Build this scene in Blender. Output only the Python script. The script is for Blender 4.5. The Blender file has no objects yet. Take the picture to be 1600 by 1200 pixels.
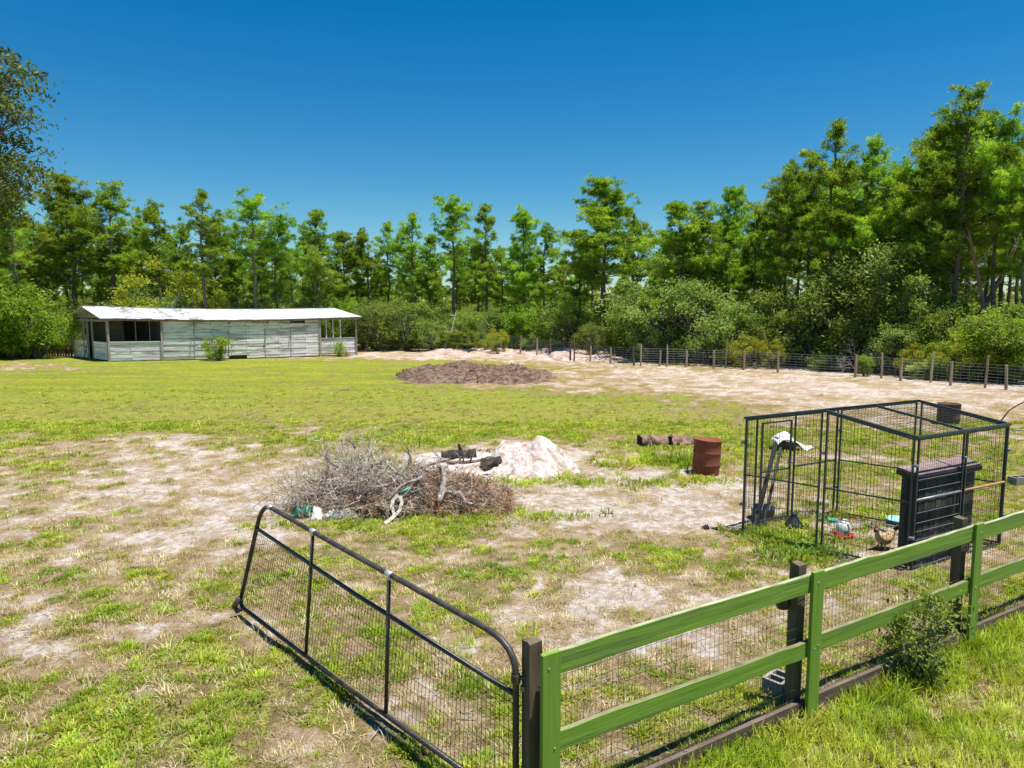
import bpy, bmesh, math, random
import numpy as np
from mathutils import Vector, Matrix, Quaternion
R = math.radians
scene = bpy.context.scene
COL = scene.collection
rng = np.random.default_rng(7)
rnd = random.Random(7)

# ------------------------------------------------------------ camera
CAM_H = 3.6; PITCH = R(6.27); FPX = 1110.0
cam_d = bpy.data.cameras.new('camera'); cam = bpy.data.objects.new('camera', cam_d); COL.objects.link(cam)
cam.location = (0, 0, CAM_H); cam.rotation_euler = (math.pi/2 - PITCH, 0, 0)
cam_d.sensor_width = 36; cam_d.lens = 36*FPX/1600
cam_d.clip_start = .05; cam_d.clip_end = 6000
scene.camera = cam

# ------------------------------------------------------------ sun, sky, exposure
SUN_AZ = R(108); SUN_EL = R(76)     # azimuth clockwise from +Y
world = bpy.data.worlds.new('World'); scene.world = world; world.use_nodes = True
wn = world.node_tree; wn.nodes.clear()
sky = wn.nodes.new('ShaderNodeTexSky'); sky.sky_type = 'NISHITA'; sky.sun_disc = False
sky.sun_elevation = SUN_EL; sky.sun_rotation = SUN_AZ
sky.air_density = 1.0; sky.dust_density = .1; sky.ozone_density = 3.6
hs = wn.nodes.new('ShaderNodeHueSaturation'); hs.inputs['Saturation'].default_value = 1.46; hs.inputs['Hue'].default_value = .496
bg = wn.nodes.new('ShaderNodeBackground'); bg.inputs[1].default_value = .058
wo = wn.nodes.new('ShaderNodeOutputWorld')
wn.links.new(sky.outputs[0], hs.inputs['Color']); wb = wn.nodes.new('ShaderNodeMix'); wb.data_type = 'RGBA'; wb.blend_type = 'MULTIPLY'; wb.inputs[0].default_value = 1; wb.inputs[7].default_value = (.82, 1.0, 1.0, 1)
wn.links.new(hs.outputs[0], wb.inputs[6]); wn.links.new(wb.outputs[2], bg.inputs[0]); wn.links.new(bg.outputs[0], wo.inputs[0])
sun_d = bpy.data.lights.new('sun', 'SUN'); sun_d.energy = 4.4; sun_d.angle = R(.53); sun_d.color = (1, .955, .90)
sun = bpy.data.objects.new('sun', sun_d); COL.objects.link(sun)
sd = Vector((math.sin(SUN_AZ)*math.cos(SUN_EL), math.cos(SUN_AZ)*math.cos(SUN_EL), math.sin(SUN_EL)))
sun.rotation_euler = sd.to_track_quat('Z', 'Y').to_euler(); sun.location = (20, -10, 60)
scene.view_settings.view_transform = 'Standard'; scene.view_settings.look = 'None'
scene.view_settings.exposure = .95; scene.view_settings.gamma = 1; scene.view_settings.use_curve_mapping = False
scene.render.engine = 'CYCLES'
scene.cycles.max_bounces = 6; scene.cycles.diffuse_bounces = 3; scene.cycles.glossy_bounces = 2
scene.cycles.transmission_bounces = 4; scene.cycles.transparent_max_bounces = 8
scene.cycles.caustics_reflective = False; scene.cycles.caustics_refractive = False

# ------------------------------------------------------------ geometry helpers
FW = Vector((0, math.cos(PITCH), -math.sin(PITCH))); UP = Vector((0, math.sin(PITCH), math.cos(PITCH)))
def ray(px, py):
    return FW + UP*((600-py)/FPX) + Vector((1, 0, 0))*((px-800)/FPX)
def at(px, py, z=0.0):            # the place in the world seen at height z in that direction
    d = ray(px, py); t = (z-CAM_H)/d.z
    return Vector((d.x*t, d.y*t, z))
def aty(px, py, y):
    d = ray(px, py); t = y/d.y
    return Vector((d.x*t, y, CAM_H+d.z*t))
def zat(py, y):                   # height seen at that row at distance y
    return aty(800, py, y).z

def hash2(ix, iy, seed):
    h = (ix.astype(np.int64)*374761393 + iy.astype(np.int64)*668265263 + seed*1442695041) & 0xffffffff
    h = ((h ^ (h >> 13))*1274126177) & 0xffffffff
    h = (h ^ (h >> 16)) & 0xffffffff
    return h/4294967295.0
def vnoise(x, y, seed=0):
    x = np.asarray(x, float); y = np.asarray(y, float)
    ix = np.floor(x); iy = np.floor(y); fx = x-ix; fy = y-iy
    fx = fx*fx*(3-2*fx); fy = fy*fy*(3-2*fy)
    a = hash2(ix, iy, seed); b = hash2(ix+1, iy, seed); c = hash2(ix, iy+1, seed); d = hash2(ix+1, iy+1, seed)
    return (a*(1-fx)+b*fx)*(1-fy)+(c*(1-fx)+d*fx)*fy
def fbm(x, y, scale, octv=4, seed=0, gain=.5):
    s = 0; a = 1; t = 0; x = np.asarray(x)/scale; y = np.asarray(y)/scale
    for o in range(octv):
        s = s+a*vnoise(x, y, seed+o*17); t += a; a *= gain; x = x*2.03+11.3; y = y*2.03+5.7
    return s/t

_a = at(852, 1013, 1.3); _b = at(1520, 815, 1.3); _c = _a+(_b-_a)*2.0
F_A = (_a.x, _a.y); F_B = (_c.x, _c.y)     # line of the board fence
def gz_np(x, y):
    d = np.sqrt(x*x+y*y); near = np.clip((45-d)/20, 0, 1)
    side = ((F_B[0]-F_A[0])*(F_A[1]-y)-(F_B[1]-F_A[1])*(F_A[0]-x))/math.hypot(F_B[0]-F_A[0], F_B[1]-F_A[1])
    return -.10*np.clip(side/.05+.2, 0, 1)*np.clip((x+.3)*4, 0, 1) + (fbm(x, y, 3.0, 3, 5)-.5)*.10*near + (fbm(x, y, .45, 2, 9)-.5)*.05*np.clip((25-d)/10, 0, 1)
def gz(x, y): return float(gz_np(np.array([x]), np.array([y]))[0])
def ground(px, py):
    p = at(px, py); p.z = gz(p.x, p.y); return p

class MB:
    def __init__(s): s.v = []; s.f = []
    def add(s, vs, fs):
        n = len(s.v); s.v += [tuple(v) for v in vs]; s.f += [tuple(n+i for i in f) for f in fs]; return s
    def box(s, c, size, rot=None):
        c = Vector(c); h = [k/2 for k in size]
        vs = []
        for z in (-1, 1):
            for y in (-1, 1):
                for x in (-1, 1):
                    p = Vector((x*h[0], y*h[1], z*h[2]))
                    if rot is not None: p = rot @ p
                    vs.append(c+p)
        return s.add(vs, [(0,2,3,1),(4,5,7,6),(0,1,5,4),(2,6,7,3),(0,4,6,2),(1,3,7,5)])
    def bar(s, a, b, w, h, up=(0,0,1)):   # beam from a to b, w sideways, h along up
        a = Vector(a); b = Vector(b); d = b-a; L = d.length
        if L < 1e-6: return s
        x = d/L; u = Vector(up); y = u.cross(x)
        if y.length < 1e-4: y = Vector((0,1,0)).cross(x)
        if y.length < 1e-4: y = Vector((1,0,0)).cross(x)
        y.normalize(); z = x.cross(y)
        m = Matrix((x, y, z)).transposed()
        return s.box((a+b)/2, (L, w, h), m)
    def tube(s, pts, rad, n=8, cap=True):
        pts = [Vector(p) for p in pts]; N = len(pts)
        if not hasattr(rad, '__len__'): rad = [rad]*N
        rings = []; prev = None
        for i, p in enumerate(pts):
            t = (pts[min(i+1, N-1)]-pts[max(i-1, 0)])
            if t.length < 1e-9: t = Vector((0,0,1))
            t.normalize()
            if prev is None:
                a = Vector((1,0,0)) if abs(t.x) < .8 else Vector((0,1,0))
                u = t.cross(a).normalized()
            else:
                u = prev-t*prev.dot(t)
                u = u.normalized() if u.length > 1e-6 else t.cross(Vector((1,0,0))).normalized()
            prev = u; w = t.cross(u)
            rings.append([p+(u*math.cos(2*math.pi*k/n)+w*math.sin(2*math.pi*k/n))*rad[i] for k in range(n)])
        vs = [v for r in rings for v in r]; fs = []
        for i in range(N-1):
            for k in range(n):
                k2 = (k+1) % n
                fs.append((i*n+k, i*n+k2, (i+1)*n+k2, (i+1)*n+k))
        if cap:
            fs.append(tuple(range(n-1, -1, -1))); fs.append(tuple((N-1)*n+k for k in range(n)))
        return s.add(vs, fs)
    def lathe(s, prof, c, n=20, rot=None, jit=None):   # prof: (r, z)
        c = Vector(c); vs = []
        for r, z in prof:
            for k in range(n):
                a = 2*math.pi*k/n; p = Vector((r*math.cos(a), r*math.sin(a), z))
                if jit: p = jit(p)
                if rot is not None: p = rot @ p
                vs.append(c+p)
        fs = []
        for i in range(len(prof)-1):
            for k in range(n):
                k2 = (k+1) % n; fs.append((i*n+k, i*n+k2, (i+1)*n+k2, (i+1)*n+k))
        fs.append(tuple(range(n-1, -1, -1))); fs.append(tuple((len(prof)-1)*n+k for k in range(n)))
        return s.add(vs, fs)
    def poly(s, pts): return s.add(pts, [tuple(range(len(pts)))])
    def quadslab(s, a, b, c, d, th, nrm):
        nrm = Vector(nrm)*th; P = [Vector(p) for p in (a, b, c, d)]; Q = [p+nrm for p in P]
        return s.add(P+Q, [(3,2,1,0),(4,5,6,7),(0,1,5,4),(1,2,6,5),(2,3,7,6),(3,0,4,7)])
    def build(s, name, m, parent=None, smooth=False, loc=None):
        o0 = Vector((0,0,0))
        if parent is not None: o0 = world_loc(parent)
        elif loc is not None: o0 = Vector(loc)
        me = bpy.data.meshes.new(name)
        me.from_pydata([(v[0]-o0.x, v[1]-o0.y, v[2]-o0.z) for v in s.v], [], s.f)
        return link(me, name, m, parent, smooth, o0 if parent is None else None)
def world_loc(o):
    p = Vector((0,0,0))
    while o is not None: p = p+o.location; o = o.parent
    return p
def link(me, name, m, parent=None, smooth=False, loc=None):
    if m is not None and not me.materials: me.materials.append(m)
    if smooth: me.polygons.foreach_set('use_smooth', [True]*len(me.polygons))
    me.update()
    o = bpy.data.objects.new(name, me); COL.objects.link(o)
    if parent is not None: o.parent = parent
    if loc is not None: o.location = loc
    return o
def tag(o, label=None, cat=None, group=None, kind=None):
    if label: o['label'] = label
    if cat: o['category'] = cat
    if group: o['group'] = group
    if kind: o['kind'] = kind
    return o
def thing(name, loc, label, cat, group=None):
    o = bpy.data.objects.new(name, None); COL.objects.link(o); o.location = loc; o.empty_display_size = .3
    return tag(o, label, cat, group)
def np_mesh(name, verts, tris):
    verts = np.asarray(verts, np.float32); tris = np.asarray(tris, np.int32); k = tris.shape[1]
    me = bpy.data.meshes.new(name); me.vertices.add(len(verts)); me.vertices.foreach_set('co', verts.ravel())
    me.loops.add(tris.size); me.loops.foreach_set('vertex_index', tris.ravel())
    me.polygons.add(len(tris)); me.polygons.foreach_set('loop_start', np.arange(0, tris.size, k, dtype=np.int32))
    me.update(calc_edges=True); return me
def copy_tree(o, parent=None):
    c = o.copy(); COL.objects.link(c); c.parent = parent
    for ch in o.children: copy_tree(ch, c)
    return c

# ------------------------------------------------------------ materials
def new_mat(name):
    m = bpy.data.materials.new(name); m.use_nodes = True; nt = m.node_tree
    return m, nt, nt.nodes['Principled BSDF']
def N(nt, t, **kw):
    n = nt.nodes.new(t)
    for k, v in kw.items(): setattr(n, k, v)
    return n
def noise(nt, vec, scale, detail=4, rough=.55, dist=0):
    n = N(nt, 'ShaderNodeTexNoise'); n.inputs['Scale'].default_value = scale; n.inputs['Detail'].default_value = detail
    n.inputs['Roughness'].default_value = rough; n.inputs['Distortion'].default_value = dist
    if vec is not None: nt.links.new(vec, n.inputs['Vector'])
    return n.outputs['Fac']
def ramp(nt, fac, stops):
    r = N(nt, 'ShaderNodeValToRGB'); el = r.color_ramp.elements
    while len(el) < len(stops): el.new(.5)
    for e, (p, c) in zip(el, stops):
        e.position = p; e.color = (c, c, c, 1) if not hasattr(c, '__len__') else (*c[:3], 1)
    nt.links.new(fac, r.inputs[0]); return r.outputs[0]
def mix(nt, fac, a, b, mode='MIX'):
    m = N(nt, 'ShaderNodeMix', data_type='RGBA', blend_type=mode)
    for i, v in ((0, fac), (6, a), (7, b)):
        if isinstance(v, (int, float)): m.inputs[i].default_value = v
        elif isinstance(v, tuple): m.inputs[i].default_value = (*v[:3], 1)
        else: nt.links.new(v, m.inputs[i])
    return m.outputs[2]
def mathn(nt, op, a, b=None, clamp=False):
    m = N(nt, 'ShaderNodeMath', operation=op); m.use_clamp = clamp
    for i, v in ((0, a), (1, b)):
        if v is None: continue
        if isinstance(v, (int, float)): m.inputs[i].default_value = v
        else: nt.links.new(v, m.inputs[i])
    return m.outputs[0]
def coords(nt, kind='world', scale=(1,1,1), rot=(0,0,0)):
    if kind == 'world': src = N(nt, 'ShaderNodeNewGeometry').outputs['Position']
    else: src = N(nt, 'ShaderNodeTexCoord').outputs['Object']
    mp = N(nt, 'ShaderNodeMapping'); mp.inputs['Scale'].default_value = scale; mp.inputs['Rotation'].default_value = rot
    nt.links.new(src, mp.inputs[0]); return mp.outputs[0]
def bump(nt, b, h, strength=.4, dist=.02):
    n = N(nt, 'ShaderNodeBump'); n.inputs['Strength'].default_value = strength; n.inputs['Distance'].default_value = dist
    nt.links.new(h, n.inputs['Height']); nt.links.new(n.outputs[0], b.inputs['Normal'])
def simple(name, c1, c2=None, scale=6, rough=.75, metal=0, stretch=(1,1,1), b_str=.3, kind='world', c3=None, rand=.0, spec=.3, lo=.35, hi=.65, rotz=0):
    m, nt, b = new_mat(name); v = coords(nt, kind, stretch, (0, 0, rotz))
    f = noise(nt, v, scale, 6, .6)
    c2 = c2 or tuple(k*.7 for k in c1)
    col = ramp(nt, f, [(lo, c1), (hi, c2)])
    if c3:
        f3 = noise(nt, v, scale*.37, 5, .65, .5); col = mix(nt, ramp(nt, f3, [(.5, 0), (.62, 1)]), col, c3)
    if rand:
        oi = N(nt, 'ShaderNodeObjectInfo'); mr = N(nt, 'ShaderNodeMapRange')
        nt.links.new(oi.outputs['Random'], mr.inputs[0]); mr.inputs[3].default_value = 1-rand; mr.inputs[4].default_value = 1+rand
        hsv = N(nt, 'ShaderNodeHueSaturation'); nt.links.new(mr.outputs[0], hsv.inputs['Value']); nt.links.new(col, hsv.inputs['Color']); col = hsv.outputs[0]
    nt.links.new(col, b.inputs['Base Color']); b.inputs['Roughness'].default_value = rough; b.inputs['Metallic'].default_value = metal
    b.inputs['Specular IOR Level'].default_value = spec
    if b_str: bump(nt, b, f, b_str, .01)
    return m
def leaf_mat(name, cols, scale=1.2, transl=.35, rand=.12, rough=.55, tint=None, spec=.25):
    m, nt, b = new_mat(name); v = coords(nt, 'world')
    f = noise(nt, v, scale, 3, .6); n = len(cols)
    col = ramp(nt, f, [(.3+.4*i/(n-1), c) for i, c in enumerate(cols)])
    oi = N(nt, 'ShaderNodeObjectInfo')
    hsv = N(nt, 'ShaderNodeHueSaturation')
    mr = N(nt, 'ShaderNodeMapRange'); nt.links.new(oi.outputs['Random'], mr.inputs[0]); mr.inputs[3].default_value = 1-rand; mr.inputs[4].default_value = 1+rand
    nt.links.new(mr.outputs[0], hsv.inputs['Value'])
    mh = N(nt, 'ShaderNodeMapRange'); nt.links.new(oi.outputs['Random'], mh.inputs[0]); mh.inputs[3].default_value = .5-rand*.01; mh.inputs[4].default_value = .5+rand*.10
    nt.links.new(mh.outputs[0], hsv.inputs['Hue'])
    f2 = noise(nt, v, scale*9, 2, .5); c2 = mix(nt, 1.0, col, ramp(nt, f2, [(.3, .72), (.7, 1.25)]), 'MULTIPLY')
    nt.links.new(c2, hsv.inputs['Color'])
    nt.links.new(hsv.outputs[0], b.inputs['Base Color']); b.inputs['Roughness'].default_value = rough; b.inputs['Specular IOR Level'].default_value = spec
    tr = N(nt, 'ShaderNodeBsdfTranslucent'); tc = mix(nt, 1.0, hsv.outputs[0], (1.25, 1.2, .5), 'MULTIPLY'); nt.links.new(tc, tr.inputs[0])
    ms = N(nt, 'ShaderNodeMixShader'); ms.inputs[0].default_value = transl
    out = nt.nodes['Material Output']; nt.links.new(b.outputs[0], ms.inputs[1]); nt.links.new(tr.outputs[0], ms.inputs[2]); nt.links.new(ms.outputs[0], out.inputs[0])
    return m
M = {}
M['pine'] = leaf_mat('pine_needles', [(.12,.215,.025),(.26,.385,.038),(.46,.55,.07)], .8, .55, .24)
M['oak'] = leaf_mat('oak_leaves', [(.11,.16,.03),(.21,.27,.045),(.34,.38,.07)], .9, .42, .2)
M['oak_grey'] = leaf_mat('scrub_oak_leaves', [(.13,.19,.045),(.24,.31,.075),(.37,.43,.13)], .9, .45, .2)
M['bright'] = leaf_mat('bright_leaves', [(.13,.24,.025),(.26,.38,.035),(.40,.50,.07)], 1.5, .5, .15)
M['yellow'] = leaf_mat('yellow_leaves', [(.17,.21,.02),(.34,.36,.03),(.50,.46,.05)], 1.5, .45, .15)
M['rusty_leaf'] = leaf_mat('rusty_leaves', [(.18,.15,.03),(.36,.24,.07),(.32,.30,.08)], 1.5, .4, .2)
M['palm'] = leaf_mat('palmetto_fronds', [(.10,.16,.03),(.18,.25,.05),(.30,.34,.10)], 1.5, .3, .15)
M['bark'] = simple('pine_bark', (.09,.07,.055), (.20,.16,.13), 14, .9, stretch=(1,1,.25), b_str=.8)
M['bark_grey'] = simple('grey_bark', (.09,.08,.065), (.20,.18,.155), 10, .9, stretch=(1,1,.3), b_str=.8)
M['bark_red'] = simple('dead_bark', (.20,.10,.06), (.34,.20,.14), 8, .9, stretch=(1,1,.3))
M['twig'] = simple('bleached_twigs', (.30,.27,.24), (.52,.48,.44), 30, .85, b_str=.2)
# ------------------------------------------------------------ ground cover map (what grows where)
# patches: centre and radii as seen, value = grass cover, weight
PATCH = [
 # far lawn
 (300,625,420,52,.97,1.6),(800,640,260,40,.93,1.5),(620,665,260,26,.86,1.1),(1010,655,130,28,.84,1.1),(150,660,200,25,.95,1.2),(1130,640,40,20,.7,.9),
 (480,575,420,9,.92,1.3),(1010,610,60,14,.5,.8),(1060,700,60,20,.85,.9),(940,665,180,30,.82,1.1),(60,610,120,30,.97,1.1),
 # bare sand track
 (1250,599,380,15,.06,3.4),(1500,623,190,24,.08,3.0),(1000,583,120,8,.05,2.4),(1150,612,130,16,.15,2.2),(1350,635,190,18,.16,2.2),(740,556,190,5,.03,2.2),(880,566,100,6,.1,1.8),(60,577,90,5,.2,1.9),(20,571,60,4,.2,1.5),
 (660,552,120,3,.05,2.0),(1090,628,60,8,.4,1.0),(1250,660,90,16,.55,.9),(1450,660,90,14,.45,.9),(1580,660,60,20,.6,.9),
 # left middle sandy wear
 (250,700,130,16,.10,2.2),(345,745,120,30,.10,2.6),(385,790,60,45,.05,2.6),(330,838,60,38,.2,1.5),(160,725,120,20,.35,1.0),(90,885,70,30,.25,1.5),(210,800,110,32,.36,1.2),(470,672,70,9,.25,1.4),(560,672,40,7,.35,1.0),
 (40,790,80,30,.3,1.2),(110,760,90,18,.35,1.0),(60,860,70,26,.4,1.0),(180,900,120,30,.5,.8),(60,960,80,20,.35,1.0),(30,1020,60,25,.4,1.0),(300,860,70,22,.32,1.0),(240,985,90,22,.38,.9),(150,1100,100,40,.7,.9),(100,1000,80,40,.6,.7),
 (260,1080,140,60,.72,1.1),(120,700,150,20,.5,.8),(90,1150,90,40,.8,.9),(400,1110,90,50,.75,.9),(470,1150,100,40,.7,.9),(200,1180,200,30,.55,.8),(420,1000,40,22,.1,1.3),(60,730,120,30,.55,.8),
 # middle bare sand
 (990,765,130,28,.02,3.2),(900,790,120,30,.05,3.0),(1040,815,95,34,.06,3.0),(840,760,60,16,.2,1.3),(820,840,90,22,.3,1.2),(980,735,80,12,.15,1.4),(940,850,80,26,.28,1.3),(1110,770,40,20,.15,1.2),(1000,850,60,20,.2,1.2),
 (700,870,120,26,.6,1.1),(560,850,110,24,.72,1.1),(860,880,130,28,.48,1.0),(1120,870,110,40,.5,1.2),(1080,905,90,40,.55,.9),(880,975,120,26,.16,1.5),(200,760,170,45,.22,1.5),(700,1000,60,30,.3,1.0),(1000,960,120,40,.25,1.3),(1100,830,60,30,.2,1.4),(700,930,130,40,.62,.9),
 (1020,930,120,26,.3,.9),(900,920,90,22,.4,.8),(1130,700,50,22,.6,.8),(760,1000,60,80,.72,1.2),(560,950,90,40,.6,.9),(620,1050,130,60,.5,.8),(1160,760,30,40,.6,.6),(1250,760,100,30,.4,.9),(1380,740,90,26,.65,.8),
 (1000,1040,150,60,.4,.9),(900,1150,120,60,.55,.9),(1080,1110,140,50,.5,.8),(1150,960,80,40,.6,.8),(1330,960,80,50,.72,1.0),(1570,880,60,30,.25,1.2),(1590,720,40,30,.7,.9),(1200,830,60,35,.62,.9),
 (1350,835,90,22,.16,3.0),(1440,865,90,24,.14,3.0),(1590,800,40,40,.6,.7),(800,715,150,30,.1,1.0),(600,790,150,25,.25,1.0),(1400,900,80,30,.5,.7),
 # lawn outside the board fence
 (1420,1130,200,60,.9,2.4),(1540,1040,90,60,.95,2.0),(1200,1190,140,30,.85,1.6),
]
PATCH = np.array(PATCH, float)
FENCE_A = Vector((.15, 4.35, 0)); 
def fence_side(x, y):    # >0 on the camera's side of the board fence
    a = F_A; b = F_B
    return (b[0]-a[0])*(a[1]-y)-(b[1]-a[1])*(a[0]-x)
def project(x, y):
    c, s = math.cos(PITCH), math.sin(PITCH)
    zc = np.maximum(y*c+CAM_H*s, .2); yc = y*s-CAM_H*c
    return 800+FPX*x/zc, 600-FPX*yc/zc
def TL(x, y):   # metres into the wood beyond its edge
    u = x/np.maximum(y, 1)
    e = np.interp(u, [-.8, -.62, -.5, -.2, 0, .2, .35, .5, .6, .75, .9], [49, 50, 56, 57, 53, 47.5, 42, 37.5, 34, 32.5, 31])
    return y-e
def cover_np(x, y):
    px, py = project(x, y)
    num = np.full(np.shape(px), .55*.25); den = np.full(np.shape(px), .25)
    wx = (fbm(x, y, 2.2, 3, 31)-.5)*90*np.clip(12/np.maximum(y, 3), .2, 1.4); wy = (fbm(x, y, 2.2, 3, 47)-.5)*40*np.clip(12/np.maximum(y, 3), .1, 1.4)
    for cx, cy, rx, ry, val, w in PATCH:
        g = np.exp(-(((px+wx-cx)/rx)**2+((py+wy-cy)/ry)**2))*w
        num = num+g*val; den = den+g
    c = num/den
    tl = TL(x, y); far = np.clip(tl/2.5, 0, 1); c = c*(1-far)+.30*far
    c = np.where(y < 3, .8, c)
    # clumpy growth
    amp = 1-np.abs(c-.5)*1.1
    n1 = fbm(x, y, .42, 4, 71, .65); n2 = fbm(x, y, 1.5, 3, 83)
    c = c-.045*np.clip((22-y)/6, 0, 1)
    c = .5+(c-.5)*.95+(n1-.5)*1.7*amp+(n2-.5)*.8*amp
    return np.clip(c, 0, 1)


# ------------------------------------------------------------ ground sheet
def build_ground():
    ys = [-60, -40, -25, -15, -8, -4, -1, 1, 2.2]
    py = np.linspace(1290, 486, 520)
    ys += [float(at(800, p).y) for p in py]
    y0 = ys[-1]
    ys += [y0*1.15, y0*1.35, y0*1.7, y0*2.3, y0*3.2]
    us = [-12, -6, -3.5, -2.4, -1.9, -1.6, -1.35, -1.15, -1.0, -.9]+list(np.linspace(-.83, .83, 640))+[.9, 1.0, 1.15, 1.35, 1.6, 1.9, 2.4, 3.5, 6, 12]
    Y = np.array(ys)[:, None]; U = np.array(us)[None, :]
    X = U*np.maximum(Y, 3.0); Yg = np.broadcast_to(Y, X.shape)
    c = cover_np(X, Yg); z = gz_np(X, Yg)+c*.012*(Yg < 30)
    nr, nc = X.shape
    V = np.stack([X, Yg, z], -1).reshape(-1, 3)
    i = np.arange(nr*nc).reshape(nr, nc)
    q = np.stack([i[:-1, :-1], i[:-1, 1:], i[1:, 1:], i[1:, :-1]], -1).reshape(-1, 4)
    me = np_mesh('ground', V, q)
    a = me.attributes.new('cover', 'FLOAT', 'POINT'); a.data.foreach_set('value', c.astype(np.float32).ravel())
    side = (fence_side(X, Yg) > 0).astype(np.float32)
    lush = np.clip((Yg-17)/14, 0, 1)*.8
    lush = np.maximum(lush, side*.25)
    a = me.attributes.new('lush', 'FLOAT', 'POINT'); a.data.foreach_set('value', lush.astype(np.float32).ravel())
    m, nt, b = new_mat('field_ground')
    def attr(n): k = N(nt, 'ShaderNodeAttribute'); k.attribute_name = n; return k.outputs['Fac']
    v = coords(nt, 'world')
    cov = attr('cover'); lu = attr('lush')
    f_fine = noise(nt, v, 7, 7, .78); f_mid = noise(nt, v, 1.6, 5, .6); f_tiny = noise(nt, v, 45, 3, .7); f_mic = noise(nt, coords(nt, 'world', (1, 1.6, 1)), 20, 6, .8)
    sand = ramp(nt, f_mid, [(.3, (.36,.285,.225)), (.5, (.505,.43,.37)), (.7, (.66,.59,.54))])
    sand = mix(nt, ramp(nt, f_fine, [(.40, 0), (.60, .7)]), sand, (.29,.22,.145))
    straw = ramp(nt, f_fine, [(.3, (.19,.125,.055)), (.5, (.385,.28,.15)), (.72, (.57,.45,.30))])
    straw = mix(nt, ramp(nt, f_tiny, [(.35, .6), (.6, 0)]), straw, (.16,.10,.05))
    gnear = ramp(nt, f_fine, [(.3, (.13,.115,.025)), (.5, (.30,.255,.065)), (.7, (.46,.385,.16))])
    gnear = mix(nt, ramp(nt, f_tiny, [(.36, .35), (.55, 0)]), gnear, (.06,.08,.012))
    fv = coords(nt, 'world', (.35, 1.3, 1))
    f_far = noise(nt, fv, .75, 6, .72); f_far2 = noise(nt, v, .13, 4, .6); f_f3 = noise(nt, v, 5, 5, .8)
    gfar = ramp(nt, f_far, [(.30, (.12,.17,.010)), (.47, (.22,.27,.012)), (.60, (.29,.29,.020)), (.75, (.38,.32,.07))])
    gfar = mix(nt, ramp(nt, f_far2, [(.4, 0), (.62, .5)]), gfar, (.19,.27,.02))
    gfar = mix(nt, ramp(nt, f_f3, [(.52, 0), (.7, .5)]), gfar, (.40,.39,.08))
    gfar = mix(nt, ramp(nt, noise(nt, coords(nt, 'world', (.12, .9, 1)), .9, 5, .7), [(.48, 0), (.60, .7)]), gfar, (.14,.20,.018))
    gfar = mix(nt, 1.0, gfar, ramp(nt, f_f3, [(.38, .62), (.60, 1.25)]), 'MULTIPLY')
    grass = mix(nt, lu, gnear, gfar)
    # cover + noise decides sand, straw or grass
    k = mathn(nt, 'ADD', cov, mathn(nt, 'MULTIPLY', mathn(nt, 'SUBTRACT', mathn(nt, 'ADD', mathn(nt, 'MULTIPLY', f_fine, .55), mathn(nt, 'MULTIPLY', f_mic, .45)), .5), 2.5))
    s1 = ramp(nt, k, [(.04, .0), (.30, 1)]); s2 = ramp(nt, k, [(.46, 0), (.74, 1)])
    sand = mix(nt, ramp(nt, mathn(nt, 'ADD', k, mathn(nt, 'MULTIPLY', f_tiny, .15)), [(.0, .8), (.16, 0)]), sand, (.62,.55,.50))
    col = mix(nt, s1, sand, straw); col = mix(nt, s2, col, grass)
    col = mix(nt, 1.0, col, ramp(nt, f_mic, [(.34, .48), (.5, 1.0), (.66, 1.42)]), 'MULTIPLY')
    nt.links.new(col, b.inputs['Base Color']); b.inputs['Roughness'].default_value = .95; b.inputs['Specular IOR Level'].default_value = .1
    h = mathn(nt, 'ADD', mathn(nt, 'MULTIPLY', f_fine, .6), mathn(nt, 'ADD', f_tiny, mathn(nt, 'MULTIPLY', s2, .4)))
    bump(nt, b, mathn(nt, 'ADD', h, f_mic), .9, .04)
    g = link(me, 'ground', m, None, True); tag(g, 'wide sandy paddock with patchy green grass and dry straw', kind='structure')
    return g
build_ground()

# ------------------------------------------------------------ grass tufts
def blades(n, rad, hmin, hmax, w, splay, seed, bend=.5, cross=0):
    r = np.random.default_rng(seed); V = []; T = []
    for i in range(n):
        a = r.uniform(0, 2*math.pi); rr = rad*math.sqrt(r.uniform(0, 1)); bx, by = rr*math.cos(a), rr*math.sin(a)
        d = a+r.normal(0, .7); tilt = splay*r.uniform(.3, 1.2)*(.3+.7*rr/rad); h = r.uniform(hmin, hmax)
        dx, dy = math.cos(d)*math.sin(tilt), math.sin(d)*math.sin(tilt); dz = math.cos(tilt)
        ww = w*r.uniform(.7, 1.3); sx, sy = -math.sin(d)*ww/2, math.cos(d)*ww/2
        m = (bx+dx*h*.55, by+dy*h*.55, dz*h*.62)
        t = (bx+dx*h*(1+bend*.3), by+dy*h*(1+bend*.3), max(.004, dz*h*(1-bend*tilt*.6)))
        k = len(V)
        V += [(bx-sx, by-sy, -.01), (bx+sx, by+sy, -.01), (m[0]+sx*.8, m[1]+sy*.8, m[2]), (m[0]-sx*.8, m[1]-sy*.8, m[2]), t]
        T += [(k, k+1, k+2), (k, k+2, k+3), (k+3, k+2, k+4)]
    return np_mesh('tuft', np.array(V), np.array(T))
tuft_col = bpy.data.collections.new('tuft_library')
M['grass'] = leaf_mat('grass_blades', [(.18,.25,.02),(.36,.41,.035),(.54,.53,.09)], .9, .4, .3, .5)
M['grass_y'] = leaf_mat('yellow_green_blades', [(.24,.32,.02),(.42,.46,.05),(.60,.58,.14)], .9, .4, .3, .5)
M['straw'] = leaf_mat('dry_blades', [(.34,.24,.12),(.52,.41,.23),(.66,.57,.37)], 2, .2, .3, .8)
M['weed'] = leaf_mat('weed_leaves', [(.10,.18,.015),(.18,.28,.025),(.28,.38,.04)], 1.2, .35, .2)
protos = []
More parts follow.
